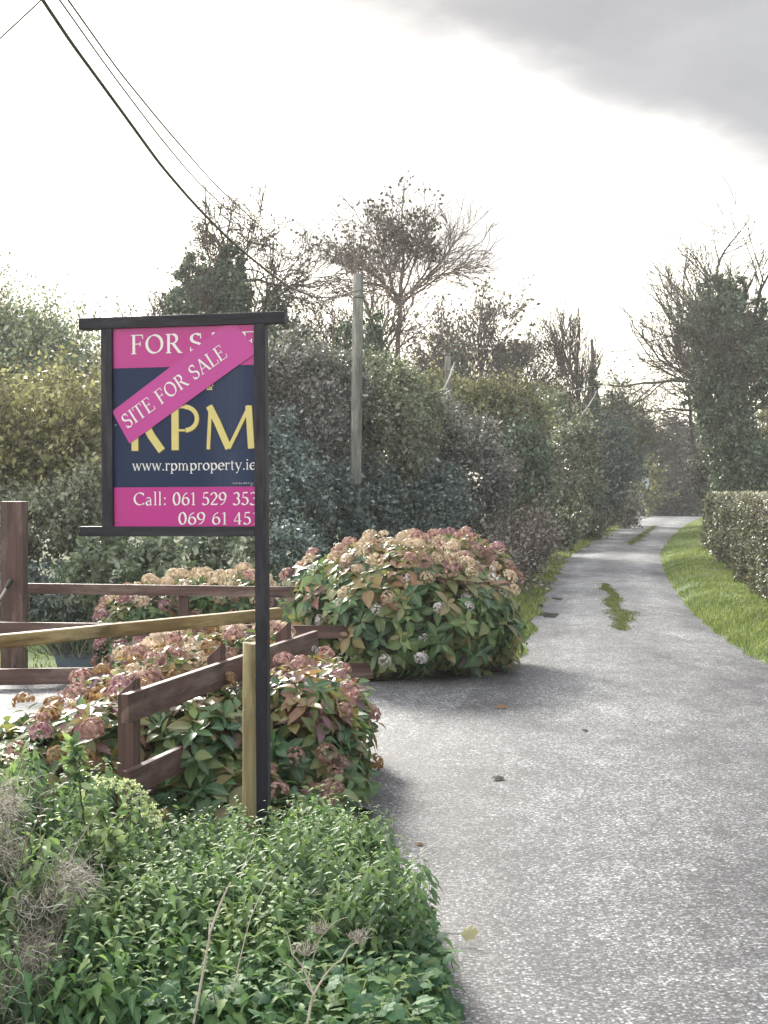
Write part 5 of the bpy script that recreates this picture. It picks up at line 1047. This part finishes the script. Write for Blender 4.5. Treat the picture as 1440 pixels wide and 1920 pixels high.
# dead umbellifer skeletons and straws
def dead(label, segs, D, heads=()):
    pts0 = P(*segs[0][0], D); root = thing('dead_stalk', label, 'dead stalk', (pts0[0], D, 0), 'dry dead stalks in the nettle bed'); off = np.array((pts0[0], D, 0.)); b = Bag()
    for (a, e, r0, r1) in segs:
        A, E = P(*a, D), P(*e, D); t = np.linspace(0, 1, 6)[:, None]; p = A * (1 - t) + E * t + np.array([0, .02, .008]) * np.sin(t * 3.14) - off; b.tube(p[None], np.linspace(r0, r1, 6)[None], 6, np.array([.7]))
    link('stalk', b.mesh('stalk', True), DEAD, root)
    for k, (h, rad_) in enumerate(heads):
        c = P(*h, D) - off; m = 20; az = np.arange(m) * 2.4; q = np.sqrt((np.arange(m) + .5) / m) * rad_; e = c + np.column_stack([np.cos(az) * q, np.sin(az) * q, np.full(m, rad_ * .55)]); r2 = np.stack([np.tile(c, (m, 1)), c * .4 + e * .6 + np.array([0, 0, -.002]), e], 1); bb = Bag(); bb.tube(r2, np.full((m, 3), .0009), 3, np.full(m, .6))
        sp2 = np.repeat(e, 5, 0); se = sp2 + rng.normal(size=sp2.shape) * .008 + np.array([0, 0, .006]); bb.tube(np.stack([sp2, se], 1), np.full((len(sp2), 2), .0007), 3); link('seed_head', bb.mesh('seed_head'), DEAD, root)
dead('pale straight dry stalk leaning right, left of the seed heads', [((362, 1925), (395, 1745), .0042, .0034), ((395, 1745), (432, 1655), .0034, .0022), ((392, 1752), (390, 1720), .002, .0012)], 3.74)
dead('thin grey dry stalk leaning up towards the sign post foot', [((436, 1860), (470, 1720), .0022, .0016), ((470, 1720), (520, 1625), .0016, .001), ((450, 1650), (480, 1560), .0012, .0008)], 3.8)
dead('branching dead stalk with two spoked seed heads near the bottom of the picture', [((575, 1930), (588, 1865), .004, .0035), ((588, 1865), (548, 1790), .0032, .002), ((548, 1790), (530, 1740), .002, .0012), ((588, 1865), (640, 1800), .0032, .0022), ((640, 1800), (672, 1768), .0022, .0014), ((566, 1825), (572, 1795), .0016, .001), ((588, 1865), (520, 1800), .0018, .001), ((575, 1848), (600, 1760), .0014, .001), ((600, 1760), (652, 1720), .001, .0008)], 3.72, (((572, 1793), .035), ((672, 1768), .03), ((600, 1752), .03)))
# dry fluffy seed tangle at the left edge
def fluff(label, blobs, seed):
    rg = np.random.default_rng(seed); c0 = P(*blobs[0][:3]); root = thing('dry_tangle', label, 'dry weeds', (c0[0], c0[1], 0), 'dry fluffy weed tangles'); off = np.array((c0[0], c0[1], 0.)); b = Bag()
    for (px, py, D, rx_, ry_, n) in blobs:
        c = P(px, py, D) - off; p = c + rg.normal(size=(n, 3)) * np.array([rx_ * D / F, .14, ry_ * D / F]) * .62; d = unit(rg.normal(size=(n, 3)) + np.array([.2, -.1, -.3])); K = 7; pts = [p]; tw = rg.normal(size=(n, 3))
        for k in range(K - 1): d = unit(d + tw * .22 + rg.normal(size=(n, 3)) * .2 + np.array([0, 0, -.08])); pts.append(pts[-1] + d * .0125)
        b.tube(np.stack(pts, 1), np.linspace(1, .4, K)[None] * np.full((n, 1), .0011), 3)
    m = 14; st = np.column_stack([rg.normal(size=m) * .06, rg.normal(size=m) * .06, np.zeros(m)]); top = np.column_stack([rg.normal(size=m) * .10, rg.normal(size=m) * .06, np.full(m, c0[2])]); b.tube(np.stack([st * (1 - t) + top * t + rg.normal(size=(m, 3)) * .01 for t in np.linspace(0, 1, 6)], 1), np.full((m, 6), .0022), 4, np.full(m, .1)); o = link('dry_strands', b.mesh('dry_strands'), DEAD, root); o['kind'] = 'stuff'
fluff('large pale tangle of dry seed fluff at the left picture edge', [(8, 1510, 4.25, 26, 34, 260), (6, 1600, 4.2, 20, 30, 160), (125, 1650, 4.15, 36, 30, 380), (60, 1690, 4.1, 26, 24, 160), (95, 1740, 4.1, 24, 26, 200)], 91)
fluff('lower straw coloured clump of dry fluff by the bottom left corner', [(56, 1800, 3.9, 34, 30, 380), (14, 1850, 3.85, 26, 36, 260), (66, 1890, 3.85, 24, 26, 220)], 92)
# bright grass tuft at the bottom edge
x = P(660, 0, 4.05)[0]; n = 70; blades('grass_tuft', np.column_stack([x + rng.normal(size=n) * .045, 3.98 + rng.normal(size=n) * .05]), .02, .19, GRASS, .0055, .8, segs=5, label='tuft of long bright grass blades at the bottom edge', cat='grass', kind='thing')
# coarse soil under the plants
mm = mat_plain('dark_leaf_litter', (.055, .05, .035), .9, vary=.5, vs=30)
sheet('verge_soil', [(-3.2, 3.2), (.08, 3.2), (.06, 4.8), (-.05, 5.4), (-.26, 6.1), (-.24, 8.3), (-.7, 8.45), (-3.2, 8.5)], .022, mm)
sheet('bed_soil', [(-1.4, 11.5), (.55, 11.75), (1.1, 12.3), (1.2, 14), (-2.6, 14.2), (-2.4, 11.9)], .018, mm)
# litter leaves on the road
def road_leaf(label, px, py, s, rot, mat, rnd):
    c = G(px, py); b = Bag(); scatter(b, np.array([(0, 0, .0)]), np.array([(math.cos(rot), math.sin(rot), .15)]), np.array([(.1, -.2, 1.)]), s, T_LOB, np.array([rnd])); o = tag(link('fallen_leaf', b.mesh('fallen_leaf'), mat), label, 'leaf', 'fallen leaves on the road'); u_ = (c[0] - road_l(c[1])) / (road_r(c[1]) - road_l(c[1])); o.location = (c[0], c[1], .012 + .03 * (1 - (2 * u_ - 1) ** 2) + s * .11)
road_leaf('rusty fallen leaf lying on the tarmac beyond the hydrangeas', 930, 1335, .09, .4, BROWNP, .3)
road_leaf('dark curled fallen leaf on the open tarmac, nearest of the loose ones', 945, 1474, .08, 2.4, AUTL, .0)
road_leaf('small dark fallen leaf near the nettle bed corner', 1095, 1383, .05, 1.2, AUTL, .2)
road_leaf('tiny brown leaf beside the tip of the nettle bed', 790, 1594, .045, 2.0, BROWNP, .2)
print('objects', len(bpy.data.objects), 'tris', sum(len(m.polygons) * (2 if True else 1) for m in bpy.data.meshes))

# ------------------------------------------------------------------ air
V, Fc = [], []; box(V, Fc, (-400, -290, -1.1), (400, 490, 14.0)); me = bpy.data.meshes.new('haze'); me.from_pydata(V, [], Fc)
hm = bpy.data.materials.new('haze'); hm.use_nodes = True; hn = hm.node_tree; hn.nodes.clear(); ho = N(hn, 'ShaderNodeOutputMaterial'); pv = N(hn, 'ShaderNodeVolumePrincipled'); LK(hn, pv.outputs[0], ho.inputs['Volume'])
pv.inputs['Color'].default_value = (.97, .98, 1, 1); pv.inputs['Density'].default_value = .0008; pv.inputs['Anisotropy'].default_value = .45
tag(link('haze', me, hm), kind='stuff')
scene.cycles.volume_bounces = 1
